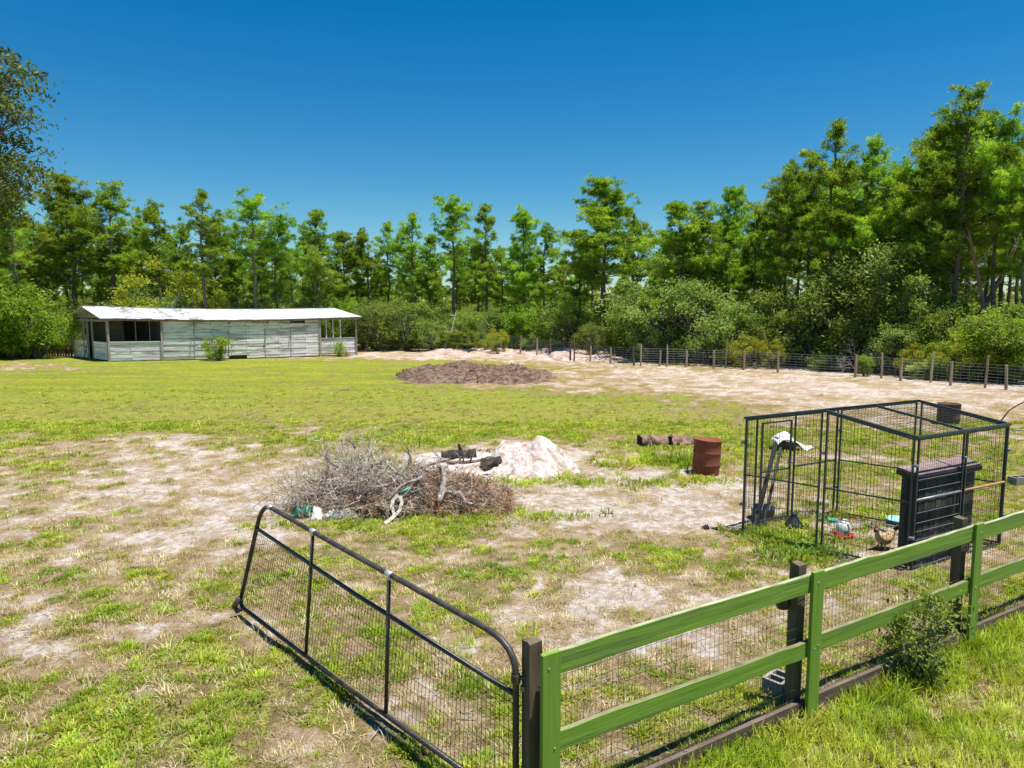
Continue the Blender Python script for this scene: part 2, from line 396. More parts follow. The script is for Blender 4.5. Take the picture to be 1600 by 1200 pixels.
def tproto(me, m):
    me.materials.append(m); o = bpy.data.objects.new('tuft_%02d' % len(protos), me); tuft_col.objects.link(o); protos.append(o)
for s in range(4): tproto(blades(40, .10, .03, .085, .011, 1.25, s), M['grass'])            # 0-3 sprawling
for s in range(2): tproto(blades(26, .13, .03, .08, .014, 1.35, 20+s), M['weed'])           # 4-5 flat weeds
for s in range(3): tproto(blades(26, .10, .04, .11, .006, 1.45, 40+s, .2), M['straw'])      # 6-8 dry
for s in range(3): tproto(blades(26, .09, .08, .20, .009, .75, 60+s), M['grass_y'])         # 9-11 tall lawn
for s in range(3): tproto(blades(30, .22, .05, .13, .022, .9, 80+s), M['grass_y'])          # 12-14 far lawn, coarse
def scatter(name, pts, rots, scl, vi, label, kind='stuff'):
    me = bpy.data.meshes.new(name); me.vertices.add(len(pts)); me.vertices.foreach_set('co', np.asarray(pts, np.float32).ravel())
    a = me.attributes.new('rot', 'FLOAT_VECTOR', 'POINT'); a.data.foreach_set('vector', np.asarray(rots, np.float32).ravel())
    a = me.attributes.new('scl', 'FLOAT', 'POINT'); a.data.foreach_set('value', np.asarray(scl, np.float32))
    a = me.attributes.new('vi', 'INT', 'POINT'); a.data.foreach_set('value', np.asarray(vi, np.int32))
    o = link(me, name, None); tag(o, label, name.replace('_', ' '), kind=kind)
    ng = bpy.data.node_groups.new(name+'_nodes', 'GeometryNodeTree')
    ng.interface.new_socket('Geometry', in_out='INPUT', socket_type='NodeSocketGeometry')
    ng.interface.new_socket('Geometry', in_out='OUTPUT', socket_type='NodeSocketGeometry')
    gi = ng.nodes.new('NodeGroupInput'); go = ng.nodes.new('NodeGroupOutput')
    ip = ng.nodes.new('GeometryNodeInstanceOnPoints'); ci = ng.nodes.new('GeometryNodeCollectionInfo')
    ci.inputs[0].default_value = tuft_col; ci.inputs['Separate Children'].default_value = True; ci.inputs['Reset Children'].default_value = True
    def na(n, t):
        k = ng.nodes.new('GeometryNodeInputNamedAttribute'); k.data_type = t; k.inputs[0].default_value = n; return k.outputs[0]
    L = ng.links.new
    L(gi.outputs[0], ip.inputs['Points']); L(ci.outputs[0], ip.inputs['Instance']); ip.inputs['Pick Instance'].default_value = True
    L(na('vi', 'INT'), ip.inputs['Instance Index']); L(na('rot', 'FLOAT_VECTOR'), ip.inputs['Rotation']); L(na('scl', 'FLOAT'), ip.inputs['Scale'])
    L(ip.outputs[0], go.inputs[0])
    md = o.modifiers.new('scatter', 'NODES'); md.node_group = ng
    return o
def rand_field(y0, y1, dens, r, wid=.80):
    area = wid*(y1*y1-y0*y0); n = int(area*dens)
    y = np.sqrt(r.uniform(y0*y0, y1*y1, n)); x = r.uniform(-wid, wid, n)*y
    return x, y
def in_fp(x, y, poly, grow=0):   # convex polygon test
    ins = np.ones(len(x), bool); c = np.mean(np.array(poly), 0)
    for i in range(len(poly)):
        a = np.array(poly[i]); b = np.array(poly[(i+1) % len(poly)])
        s = np.sign((b[0]-a[0])*(c[1]-a[1])-(b[1]-a[1])*(c[0]-a[0]))
        ins &= s*((b[0]-a[0])*(y-a[1])-(b[1]-a[1])*(x-a[0])) > -grow
    return ins
NOGRASS = []   # footprints kept free of tufts: filled in below
r = np.random.default_rng(3)
def spots():
    P = []; Rr = []; S = []; Vi = []; P2 = []; R2 = []; S2 = []; V2 = []
    for (y0, y1, dens) in ((2.6, 12, 165), (12, 22, 70), (22, 32, 9)):
        x, y = rand_field(y0, y1, dens, r); c = cover_np(x, y); side = fence_side(x, y) > 0
        cl = fbm(x, y, .24, 3, 133, .65); keep = r.uniform(0, 1, len(x)) < np.clip((c-.24)*2.2, 0, 1)*np.clip((cl-.515+.2*c)*10, .08, 1)
        for poly in NOGRASS: keep &= ~in_fp(x, y, poly)
        keep &= r.uniform(0, 1, len(x)) < np.clip((33-y)/15, 0, 1)
        keep |= side & (r.uniform(0, 1, len(x)) < .30) & (y < 12)
        x, y, c, side = x[keep], y[keep], c[keep], side[keep]; n = len(x)
        z = gz_np(x, y)+c*.012
        far = y > 19
        vi = np.where(side, r.integers(9, 12, n), np.where(far, r.integers(12, 15, n), np.where(r.uniform(0, 1, n) < .8, r.integers(0, 4, n), r.integers(4, 6, n))))
        mixf = (~side) & (~far) & (y > 14) & (r.uniform(0, 1, n) < .4); vi = np.where(mixf, r.integers(12, 15, n), vi)
        s = r.uniform(.45, 1.05, n)*np.where(far, .75, 1)*np.clip(.55+c*.65, .5, 1.15)
        P.append(np.stack([x, y, z], 1)); Rr.append(np.stack([r.normal(0, .1, n), r.normal(0, .1, n), r.uniform(0, 6.28, n)], 1)); S.append(s); Vi.append(vi)
    for (y0, y1, dens) in ((2.6, 10, 100), (10, 18, 45), (18, 26, 12)):
        x, y = rand_field(y0, y1, dens, r); c = cover_np(x, y)
        keep = r.uniform(0, 1, len(x)) < np.clip(1-np.abs(c-.42)*2.0, .08, 1)*.8
        keep |= (fence_side(x, y) > 0) & (r.uniform(0, 1, len(x)) < .45)
        for poly in NOGRASS: keep &= ~in_fp(x, y, poly)
        x, y = x[keep], y[keep]; n = len(x)
        P2.append(np.stack([x, y, gz_np(x, y)], 1)); R2.append(np.stack([r.normal(0, .15, n), r.normal(0, .15, n), r.uniform(0, 6.28, n)], 1)); S2.append(r.uniform(.5, 1.2, n)); V2.append(r.integers(6, 9, n))
    # fringe of longer blades along the foot of the fence and inside the kennel
    t = r.uniform(-.05, 1.05, 420); off = np.abs(r.normal(0, .10, 420))+.05
    dx, dy = F_B[0]-F_A[0], F_B[1]-F_A[1]; L = math.hypot(dx, dy)
    x = F_A[0]+dx*t+dy/L*off; y = F_A[1]+dy*t-dx/L*off; n = len(x)
    P.append(np.stack([x, y, gz_np(x, y)], 1)); Rr.append(np.stack([r.normal(0, .15, n), r.normal(0, .15, n), r.uniform(0, 6.28, n)], 1)); S.append(r.uniform(.7, 1.5, n)); Vi.append(r.integers(9, 12, n))
    for (px, py, sx, sy, cnt, v0, v1, s0, s1) in ((1215,838,38,18,80,0,4,1.0,2.0),(1250,858,35,12,60,4,6,1.2,2.2),(1340,850,30,14,20,0,6,.8,1.5),(1040,722,45,5,90,0,4,1.6,2.8),(1085,750,40,5,50,0,4,1,1.8),(880,752,70,6,60,0,4,1,2),(760,810,80,6,90,0,4,.9,1.6),(560,822,90,5,80,0,4,.8,1.5),(1330,800,50,20,40,0,6,1,2.2),(660,1010,90,40,40,9,12,.6,1.2)):
        for _ in range(cnt):
            p = ground(px+r.normal(0, sx), py+r.normal(0, sy))
            P.append(np.array([[p.x, p.y, p.z]])); Rr.append(np.array([[r.normal(0,.15), r.normal(0,.15), r.uniform(0, 6.28)]])); S.append(np.array([r.uniform(s0, s1)])); Vi.append(np.array([r.integers(v0, v1)]))
    scatter('grass', np.concatenate(P), np.concatenate(Rr), np.concatenate(S), np.concatenate(Vi), 'green grass tufts growing in clumps over the sandy field')
    scatter('dry_grass', np.concatenate(P2), np.concatenate(R2), np.concatenate(S2), np.concatenate(V2), 'dry straw coloured grass lying between the green tufts')
    print('tufts', sum(len(p) for p in P), sum(len(p) for p in P2))
# ------------------------------------------------------------ trees
def rvec(r):
    v = r.normal(0, 1, 3); return v/np.linalg.norm(v)
def needles_mesh(name, C, D, K, Lg, W, r, spread=.6, cl_r=.05):
    """C clump centres, D clump directions; K thin triangles each"""
    n = len(C); C = np.repeat(C, K, 0); D = np.repeat(D, K, 0)
    d = D+r.normal(0, spread, (n*K, 3)); d /= np.linalg.norm(d, axis=1, keepdims=True)
    base = C+r.normal(0, cl_r, (n*K, 3)); side = np.cross(d, r.normal(0, 1, (n*K, 3))); side /= np.linalg.norm(side, axis=1, keepdims=True)+1e-9
    L = Lg*r.uniform(.6, 1.2, (n*K, 1)); w = W*r.uniform(.7, 1.3, (n*K, 1))
    mid = base+d*L*.45
    V = np.stack([base, mid-side*w/2, base+d*L, mid+side*w/2], 1).reshape(-1, 3)
    i = np.arange(n*K)*4; T = np.concatenate([np.stack([i, i+1, i+2], 1), np.stack([i, i+2, i+3], 1)])
    return np_mesh(name, V, T)
def leaves_mesh(name, P, size, r, up=.35, asp=.6):
    n = len(P); nrm = r.normal(0, 1, (n, 3)); nrm[:, 2] += up*2; nrm /= np.linalg.norm(nrm, axis=1, keepdims=True)
    a = np.cross(nrm, r.normal(0, 1, (n, 3))); a /= np.linalg.norm(a, axis=1, keepdims=True); b = np.cross(nrm, a)
    s = (size*r.uniform(.6, 1.3, (n, 1)))
    V = np.stack([P-a*s, P-b*s*asp*.6+a*s*.1, P+a*s, P+b*s*asp*.6+a*s*.1], 1).reshape(-1, 3)
    i = np.arange(n)*4; T = np.concatenate([np.stack([i, i+1, i+2], 1), np.stack([i, i+2, i+3], 1)])
    return np_mesh(name, V, T)

def pine_meshes(seed, H=13.0, base=.32, width=2.6, nb=58, flat=False, thin=1.0):
    r = np.random.default_rng(seed); mb = MB()
    bend = r.normal(0, .30, 2); pts = []; n = 9
    for i in range(n):
        t = i/(n-1); pts.append(Vector((bend[0]*math.sin(t*3)+r.normal(0, .05), bend[1]*math.sin(t*2.5)+r.normal(0, .05), H*.985*t)))
    pts[0] = Vector((0, 0, -.15))
    mb.tube(pts, [.17*(1-.86*(i/(n-1)))*(H/13) for i in range(n)], 7)
    def tp(t):
        k = min(int(t*(n-1)), n-2); f = t*(n-1)-k; return pts[k].lerp(pts[k+1], f)
    C = []; D = []
    def branch(p, d, L, r0, order):
        q = [p]; cur = p.copy(); dd = d.copy(); segs = 4
        for s in range(segs):
            dd = (dd+Vector(r.normal(0, .13, 3))+Vector((0, 0, .09))).normalized(); cur = cur+dd*(L/segs); q.append(cur.copy())
        mb.tube(q, [r0*(1-.75*k/segs) for k in range(segs+1)], 4 if order == 0 else 3, cap=False)
        return q
    gap = r.uniform(0, 6.28, 3); dens = r.uniform(.8, 1.2)
    for i in range(int(nb*1.4)):
        u = r.uniform(0, 1)**.85
        t = base+(1-base)*u*.985
        prof = (.45+.55*math.sin(min(1, u/.42)*math.pi/2)) if u < .42 else (1-.78*((u-.42)/.58)**1.3)
        if flat: prof = .62+.4*math.sin(u*math.pi)
        az = r.uniform(0, 6.28)
        if u < .8 and abs((az-gap[int(u*3) % 3]+3.14) % 6.28-3.14) < .55: continue
        L = width*prof*r.uniform(.35, 1.2); el = R(-10+55*u+r.normal(0, 12))
        d = Vector((math.cos(az)*math.cos(el), math.sin(az)*math.cos(el), math.sin(el)))
        q = branch(tp(t), d, L, .042*(1-.5*u), 0)
        if u < .12 and r.uniform() < .5: continue          # bare dead limb low down
        npad = max(1, int(round(L*3.4*dens)))
        for k in range(npad):
            f = 1.0 if k == 0 else r.uniform(.30, 1.0); seg = min(int(f*4), 3); p = q[seg].lerp(q[seg+1], f*4-seg)
            a2 = r.uniform(0, 2*math.pi); off = Vector((math.cos(a2), math.sin(a2), r.uniform(-.1, .5)))*(r.uniform(.1, .45) if k else .05)
            c0 = p+off; mb.tube([p, c0], [.014, .007], 3, cap=False)
            pr = r.uniform(.13, .28)*(.75+.4*prof); m = int(r.uniform(4, 10)*thin)
            for c in range(m):
                v = r.normal(0, 1, 3); v /= np.linalg.norm(v); v = v*pr*r.uniform(.3, 1)
                C.append(c0+Vector((v[0]*1.25, v[1]*1.25, v[2]*.7+r.normal(0, .05)))); D.append(Vector((v[0]*2.4, v[1]*2.4, .45+max(0, v[2]))))
    for c in range(26):
        C.append(pts[-1]+Vector((r.normal(0, .14), r.normal(0, .14), r.uniform(-.6, .15)))); D.append(Vector((0, 0, 1)))
    trunk_me = bpy.data.meshes.new('trunk'); trunk_me.from_pydata(mb.v, [], mb.f); trunk_me.materials.append(M['bark'])
    cr = needles_mesh('crown', np.array([tuple(c) for c in C]), np.array([tuple(c) for c in D]), 15, .22, .034, r, .5, .035)
    cr.materials.append(M['pine'])
    return trunk_me, cr
PINES = [pine_meshes(101, 13, .34, 2.6, 66), pine_meshes(102, 13, .44, 2.2, 56), pine_meshes(103, 13, .24, 3.0, 84), pine_meshes(104, 13, .52, 2.4, 46, True),
         pine_meshes(105, 13, .38, 1.8, 52), pine_meshes(106, 13, .30, 2.8, 76), pine_meshes(107, 13, .46, 2.7, 52, True), pine_meshes(108, 13, .36, 2.3, 60),
         pine_meshes(109, 13, .48, 2.0, 44), pine_meshes(110, 13, .28, 2.4, 62), pine_meshes(111, 13, .55, 2.6, 44, True), pine_meshes(112, 13, .40, 3.0, 64)]
def lobes(r, n, rx, rz, cz):
    out = []
    for i in range(n):
        v = rvec(r); k = r.uniform(.45, 1)**.6; out.append((v[0]*rx*k, v[1]*rx*k, cz+v[2]*rz*k))
    return np.array(out)
def oak_meshes(seed, H=4.5, W=2.3, mat='oak', nl=58, per=170, leaf=.085, low=.04, trunks=2, lobe_r=.40, bark='bark_grey', cz=.52, tr=.07):
    r = np.random.default_rng(seed)
    Lc = lobes(r, nl, W, H*(1-low)/2, H*cz); Lc = Lc[Lc[:, 2] > H*low]
    mb = MB(); sp = .18*min(1, H/4.5)**1.5; st = [Vector((r.normal(0, sp), r.normal(0, sp), -.1)) for _ in range(trunks)]
    for c in Lc:
        c = Vector(c); s = st[r.integers(0, trunks)]; fork = Vector((c.x*.22+s.x, c.y*.22+s.y, min(H*.35, c.z*.6)))
        m2 = fork.lerp(c, .5)+Vector(r.normal(0, .1, 3))
        mb.tube([fork, m2, c], [tr*.45, tr*.28, .008], 4, cap=False)
        mb.tube([s, s.lerp(fork, .5)+Vector(r.normal(0, .05, 3)), fork], [tr, tr*.75, tr*.5], 5, cap=False)
    P = []
    for c in Lc:
        k = int(per*r.uniform(.35, 1.5)); rad = lobe_r*H/4.5*r.uniform(.5, 1.5)
        d = r.normal(0, 1, (k, 3)); d *= np.array([.62, .62, .5])*rad*r.uniform(.7, 1.3, 3)
        P.append(c+d)
    tm = bpy.data.meshes.new('trunk'); tm.from_pydata(mb.v, [], mb.f); tm.materials.append(M[bark])
    cm = leaves_mesh('crown', np.concatenate(P), leaf, r); cm.materials.append(M[mat])
    return tm, cm
OAKS = {
 'dark': [oak_meshes(201), oak_meshes(202, W=2.6, nl=72), oak_meshes(203, W=2.0)],
 'grey': [oak_meshes(211, mat='oak_grey', W=2.4), oak_meshes(212, mat='oak_grey', W=2.0, nl=56)],
 'bright': [oak_meshes(221, mat='bright', W=2.2, leaf=.11), oak_meshes(222, mat='bright', W=2.6, leaf=.10)],
 'yellow': [oak_meshes(231, mat='yellow', W=2.8, low=.03, cz=.5), oak_meshes(232, mat='rusty_leaf', W=2.5, low=.03, cz=.5)],
}
def bare_meshes(seed, H=4.5, W=2.0):
    r = np.random.default_rng(seed); mb = MB()
    def rec(p, d, L, rad, o):
        q = [p]; cur = p.copy()
        for s in range(3):
            d = (d+Vector(r.normal(0, .25, 3))).normalized(); cur = cur+d*L/3; q.append(cur.copy())
        mb.tube(q, [rad, rad*.8, rad*.65, rad*.45], 3, cap=False)
        if o < 4:
            for _ in range(3 if o else 5):
                k = r.integers(1, 4); rec(q[k], (d+Vector(r.normal(0, .7, 3))+Vector((0, 0, .15))).normalized(), L*r.uniform(.5, .8), rad*.55, o+1)
    for _ in range(3): rec(Vector((0, 0, -.05)), Vector((r.normal(0, .4), r.normal(0, .4), 1)).normalized(), H*.42, .05, 0)
    me = bpy.data.meshes.new('branches'); me.from_pydata(mb.v, [], mb.f); me.materials.append(M['twig']); return me
BARE = [bare_meshes(301), bare_meshes(302)]
def palmetto_mesh(seed):
    r = np.random.default_rng(seed); V = []; T = []
    for f in range(16):
        az = r.uniform(0, 6.28); el = R(r.uniform(25, 80)); L = r.uniform(.8, 1.4)
        d = Vector((math.cos(az)*math.cos(el), math.sin(az)*math.cos(el), math.sin(el))); c = d*L
        s = d.cross(Vector((0, 0, 1))).normalized(); u = s.cross(d)
        fd = (d*.6+Vector((0, 0, -.1))).normalized()
        for k in range(15):
            a = R(-95+190*k/14); dd = (fd*math.cos(a)+s*math.sin(a)+u*r.normal(0, .08)).normalized(); ll = r.uniform(.45, .6)
            w = dd.cross(u).normalized()*.03; n0 = len(V); V += [c-w, c+w, c+dd*ll*.6+w*1.2, c+dd*ll*.6-w*1.2, c+dd*ll+Vector((0, 0, -.08))]
            T += [(n0, n0+1, n0+2), (n0, n0+2, n0+3), (n0+3, n0+2, n0+4)]
        w = s*.012; n0 = len(V); V += [-w, w, c+w, c-w]; T += [(n0, n0+1, n0+2), (n0, n0+2, n0+3)]
    me = np_mesh('fronds', np.array([tuple(v) for v in V]), np.array(T)); me.materials.append(M['palm']); return me
PALMS = [palmetto_mesh(401), palmetto_mesh(402)]
for g in PINES+[x for k in OAKS.values() for x in k]:
    for me in g: me['shared'] = 1

def put(name, meshes, names, loc, s, rz, label, cat, group, tilt=(0, 0), sx=None):
    t = thing(name, loc, label, cat, group)
    sc = s if hasattr(s, '__len__') else (s, s, s)
    t.scale = sc; t.rotation_euler = (tilt[0], tilt[1], rz)
    for me, nm in zip(meshes, names):
        o = bpy.data.objects.new(nm, me); COL.objects.link(o); o.parent = t
        if len(me.polygons) > 3000 and nm in ('fronds',): pass
    return t
GP = 'pines rising behind the fields'
def pine(px, ytop, y, v, label, wmul=1.0, tilt=(0, 0), group=GP, rz=None):
    p = aty(px, 540, y); H = zat(ytop, y); s = H/13.0
    t = put('pine_tree', PINES[v % len(PINES)], ('trunk', 'crown'), (p.x, y, 0), (s*wmul, s*wmul, s), rnd.uniform(0, 6.28) if rz is None else rz, label, 'pine tree', group, tilt)
    return t
# skyline pines, left to right: seen at column, top row, distance, shape, width
SKY = [
 (38,300,50,4,'slim pine with a bare dark lower trunk at the left edge of the stand',1.1),
 (112,276,57,2,'broad round topped pine, tallest tree behind the left end of the barn',1.35),
 (188,292,58,5,'broad pine second from the left in the tall clump behind the barn gable',1.3),
 (252,316,58,3,'medium pine between the tall left clump and the dark trunked pine over the barn',1.1),
 (296,352,64,7,'short pine tucked in just left of the pine with the long straight dark trunk',1.0),
 (337,303,56,1,'pine with a long straight dark trunk behind the middle left of the barn',1.15),
 (404,314,58,5,'full crowned pine right of the straight dark trunked one over the barn',1.25),
 (447,338,60,7,'pine leaning out at the right shoulder of the group behind the barn roof',1.0),
 (500,330,60,0,'pointed pine above the right third of the barn roof',1.05),
 (538,366,63,4,'lower narrow pine over the right end of the barn roof',1.2),
 (566,358,62,7,'narrow pine just right of the barn roof end',1.0),
 (610,350,63,1,'thin crowned pine right of the barn with sky showing through its trunks',1.0),
 (652,336,62,3,'round headed pine midway between the barn and the heaped dirt hole',1.1),
 (706,320,61,3,'umbrella topped pine behind the left half of the dirt hole',1.15),
 (764,320,62,4,'slender pine with an isolated tuft at its tip behind the dirt hole',1.1),
 (818,326,58,2,'bushy light green pine behind the sandy bank',1.1),
 (856,350,62,7,'smaller dark pine left beside the biggest central pine',1.0),
 (937,282,56,2,'biggest central pine, a wide dome standing clear above its neighbours',1.45),
 (988,345,60,5,'low pine against the right flank of the biggest pine',0.9),
 (1050,316,47,0,'bright yellow green pine between the central dome and the right hand wood',1.45),
 (1090,322,48,5,'twin topped pine next to the bright yellow green one',1.15),
 (1140,298,49,2,'dense pine on the left slope of the right hand wood',0.9),
 (1172,330,52,3,'lower pine in the dip before the right hand wood climbs',0.82),
 (1228,252,46,7,'tall pine at the left shoulder of the right hand wood',0.98),
 (1262,244,47,1,'pine with paired dark trunks beside the left shoulder of the right hand wood',0.9),
 (1305,193,43,1,'tall open pine with a ragged top left of the highest pines',1.07),
 (1352,226,42,5,'full green pine right behind the ragged topped one',1.02),
 (1398,250,42,0,'pine filling the gap between the ragged topped pine and the highest pine',0.9),
 (1440,206,40,2,'very full light green pine on the left side of the highest pine',1.02),
 (1490,146,39,5,'highest pine of the whole wood near the right edge',1.02),
 (1552,190,38,6,'open branched pine right of the highest pine',0.94),
 (1598,248,37,1,'pine cut by the right edge of the picture',0.9),
 (1660,215,38,0,'pine standing just past the right edge of the view',0.9),
 (-30,270,52,0,'pine half outside the left edge of the view',1.1),
 (1525,250,44,6,'thin pine behind the gap right of the highest pine',0.82),
 (1200,300,50,0,'middle sized pine before the left shoulder of the right hand wood',0.82),
]
for i_, (px, yt, y, v, lab, wm) in enumerate(SKY): pine(px, yt, y, v if i_ % 3 else 8+(i_//3) % 4, lab, wm)
SHORT = ['slim left edge pine','broad round topped pine','second broad left pine','medium left pine','short left pine','long dark trunked pine','full crowned pine','shoulder pine over the barn','pointed pine over the barn','low narrow pine over the barn end','narrow pine by the barn end','thin crowned pine','round headed pine','umbrella topped pine','tufted slender pine','bushy light pine','small dark pine','biggest central pine','low flank pine','bright yellow green pine','twin topped pine','dense slope pine','dip pine','left shoulder pine','paired trunk pine','ragged topped pine','full green right pine','gap filling pine','very full light pine','highest pine','open branched pine','right edge pine','pine beyond the right edge','pine beyond the left edge','thin pine right of the highest','middle shoulder pine']
LM = sorted(zip([a[0] for a in SKY], SHORT))
USED = {}
def near_label(px, pre, depth):
    j = min(range(len(LM)), key=lambda q: abs(LM[q][0]-px)); lx, nm = LM[j]
    rel = 'left of' if px < lx-7 else ('right of' if px > lx+7 else 'straight behind')
    lab = '%s %s %s the %s' % (pre, depth, rel, nm.replace(' of the highest', '').replace('straight ', ''))
    return lab
# lower pines behind them, filling the wood
k = 0
for row, (dy, lo, hi, step) in enumerate(((6, 30, 85, 38), (14, 45, 110, 42), (24, 60, 120, 46))):
    px = -60+row*13
    sk = sorted([(a[0], a[1], a[2]) for a in SKY])
    while px < 1700:
        xs = [a[0] for a in sk]; yt = np.interp(px, xs, [a[1] for a in sk]); yd = np.interp(px, xs, [a[2] for a in sk])
        y = yd+dy+rnd.uniform(-3, 3); yt2 = yt+rnd.uniform(lo, hi)
        if yt2 > 430: yt2 = 430
        side = 'left, behind the barn' if px < 560 else ('middle, behind the dirt hole' if px < 1000 else 'right, behind the wire fence')
        pine(px, yt2, y, rnd.randrange(12), near_label(px, 'shorter pine', ('one row back', 'two rows back', 'three rows back')[row]), rnd.uniform(.9, 1.25), group='filler pines on the '+side.split(',')[0])
        px += step*rnd.uniform(.75, 1.3); k += 1
# leaning trunks on the right
def leaner(x0, y0, x1, y1, yd, rad, m, label, name='leaning_pine', twigs=10):
    a = aty(x0, y0, yd); b = aty(x1, y1, yd+1.0); a.z = max(-.1, a.z) if a.z < .6 else a.z
    t = thing(name, (a.x, a.y, 0), label, 'dead tree'); mb = MB(); mid = a.lerp(b, .5)+Vector((.12, 0, -.1))
    mb.tube([Vector((a.x, a.y, a.z)), mid, b], [rad, rad*.8, rad*.5], 7); mb.build('trunk', M[m], t)
    mb = MB()
    for i in range(twigs):
        f = rnd.uniform(.15, .95); p = a.lerp(b, f); d = Vector((rnd.gauss(0, 1), rnd.gauss(0, .6), rnd.gauss(.2, .5))).normalized(); L = rnd.uniform(.4, 1.3)
        mb.tube([p, p+d*L*.5, p+d*L+Vector((0, 0, rnd.uniform(-.2, .2)))], [.03, .02, .006], 4, cap=False)
    mb.build('dead_limbs', M['twig'], t)['kind'] = 'stuff'
leaner(1544, 530, 1512, 355, 37, .12, 'bark_red', 'reddish bare dead trunk leaning left in the right hand wood')
leaner(1527, 500, 1606, 340, 38, .14, 'bark', 'dark trunk slanting up to the right edge of the picture', twigs=4)
leaner(1434, 420, 1392, 300, 41, .09, 'bark_red', 'broken leaning trunk high in the right hand wood', twigs=14)
leaner(694, 545, 712, 488, 55, .05, 'twig', 'pale forked snag among the palmettos behind the wire fence', twigs=5)

# understorey: column, top row, distance, kind, width multiplier
GO = 'shrubs and scrub oaks along the edge of the wood'
UND = [
 (20,430,49,'bright',1.3,'pale bright green thicket at the left edge, below the tall pines'),
 (62,452,49.5,'bright',1.1,'bright leafy oak in front of the dark picket fence on the left'),
 (40,480,50,'dark',1.2,'dark shrub in shade behind the left picket fence'),
 (130,462,55,'dark',1.2,'dark oak right behind the barn gable'),
 (215,440,56,'grey',1.2,'olive oak over the left end of the barn roof'),
 (268,405,57,'yellow0',1.15,'tall yellowish oak rising over the left half of the barn'),
 (322,470,57,'yellow1',.8,'small reddish brown bush peeking over the barn roof'),
 (380,455,60,'dark',1.3,'dark shrub behind the middle of the barn roof'),
 (440,448,61,'grey',1.4,'greyish scrub oak behind the right half of the barn roof'),
 (500,452,61,'dark',1.3,'dark green scrub oak above the right end of the barn roof'),
 (545,462,60,'bright',.9,'lighter shrub right above the barn roof corner'),
 (590,470,57.5,'grey',1.4,'rounded greyish oak immediately right of the barn'),
 (638,462,58,'dark',1.5,'large rounded dark oak right of the barn'),
 (676,500,56.5,'grey',1.3,'low grey green shrub left of the palmettos'),
 (720,486,58,'dark',1.4,'dark mound of shrub behind the palmettos'),
 (738,512,56.5,'yellow1',.9,'low shrub with rusty orange leaves at the start of the wire fence'),
 (770,478,58,'dark',1.3,'dark shrub left of the thin vine covered pines'),
 (776,512,54,'yellow0',.9,'yellow green sapling behind the wire fence posts'),
 (812,470,57,'bright',1.1,'fresh green shrub behind the sandy bank'),
 (838,502,55.5,'bright',1.15,'flat topped green bush standing just behind the sandy bank'),
 (880,462,55,'dark',1.5,'dark oak left of the trunks of the central pine'),
 (925,500,51,'dark',1.1,'low dark shrub at the foot of the central pine'),
 (966,508,50.5,'bright',.8,'small pale leaved sapling near the fence gap'),
 (990,470,51,'dark',1.4,'dark oak right of the central pine trunks'),
 (1040,400,47.5,'grey',1.35,'tall greyish oak under the bright yellow green pine'),
 (1095,430,45,'grey',1.35,'wide olive grey oak behind the fence left of the bare bush'),
 (1010,505,46,'grey',1.0,'low grey shrub behind the fence corner'),
 (1150,475,43.5,'grey',1.1,'grey green shrub just left of the yellow bush'),
 (1165,522,41.5,'yellow0',1.0,'yellow bush behind the fence near the tall split post'),
 (1205,528,41,'yellow0',.8,'smaller yellow green bush next to the larger yellow one'),
 (1215,440,44,'dark',1.3,'dark oak behind the bare grey bush'),
 (1262,415,43,'grey',1.2,'grey olive oak left of the great dark thicket'),
 (1320,420,41,'dark',1.35,'great dark oak thicket under the ragged topped pine'),
 (1382,372,40.5,'grey',1.3,'tallest grey leaved oak in the right hand wood'),
 (1425,440,39,'dark',1.2,'dark oak right of the tallest grey leaved oak'),
 (1290,548,39.5,'grey',1.25,'low sprawling dark green bush pushing through the wire fence'),
 (1352,552,36.5,'bright',.6,'small light leaved shrub behind the fence post'),
 (1400,500,37.5,'grey',1.1,'grey leafed shrub behind the fence under the dark oak'),
 (1440,535,35.5,'yellow0',1.0,'yellow green shrub behind the right hand fence'),
 (1478,525,35,'bright',1.0,'green shrub with pale leaves behind the right hand fence'),
 (1508,520,34.5,'yellow0',1.0,'bright yellow bush second from the right edge'),
 (1470,480,37,'dark',1.1,'dark shrub below the highest pine'),
 (1548,485,34.5,'bright',1.1,'light green shrub near the right edge behind the fence'),
 (1590,470,34,'dark',1.2,'dark shrub at the right edge of the picture'),
 (1592,540,33,'bright',.9,'low green shrub against the last posts at the right edge'),
 (1640,460,34,'bright',1.2,'shrub just beyond the right edge of the view'),
 (-40,440,48,'bright',1.3,'shrub just beyond the left edge of the view'),
]
cnt = 0
for px, yt, y, kd, wm, lab in UND:
    idx = None
    if kd[-1].isdigit(): idx = int(kd[-1]); kd = kd[:-1]
    lst = OAKS[kd]; ms = lst[idx if idx is not None else cnt % len(lst)]; cnt += 1
    p = aty(px, 540, y); H = zat(yt, y); s = H/4.55; w = max(s, .35)*wm*(.95 if H > 4 else 1.15)
    put('scrub_oak' if kd in ('dark', 'grey') else 'shrub', ms, ('trunk', 'crown'), (p.x, y, -.05), (w*.85, w*.85, s), rnd.uniform(0, 6.28), lab, 'tree' if H > 4 else 'bush', GO)
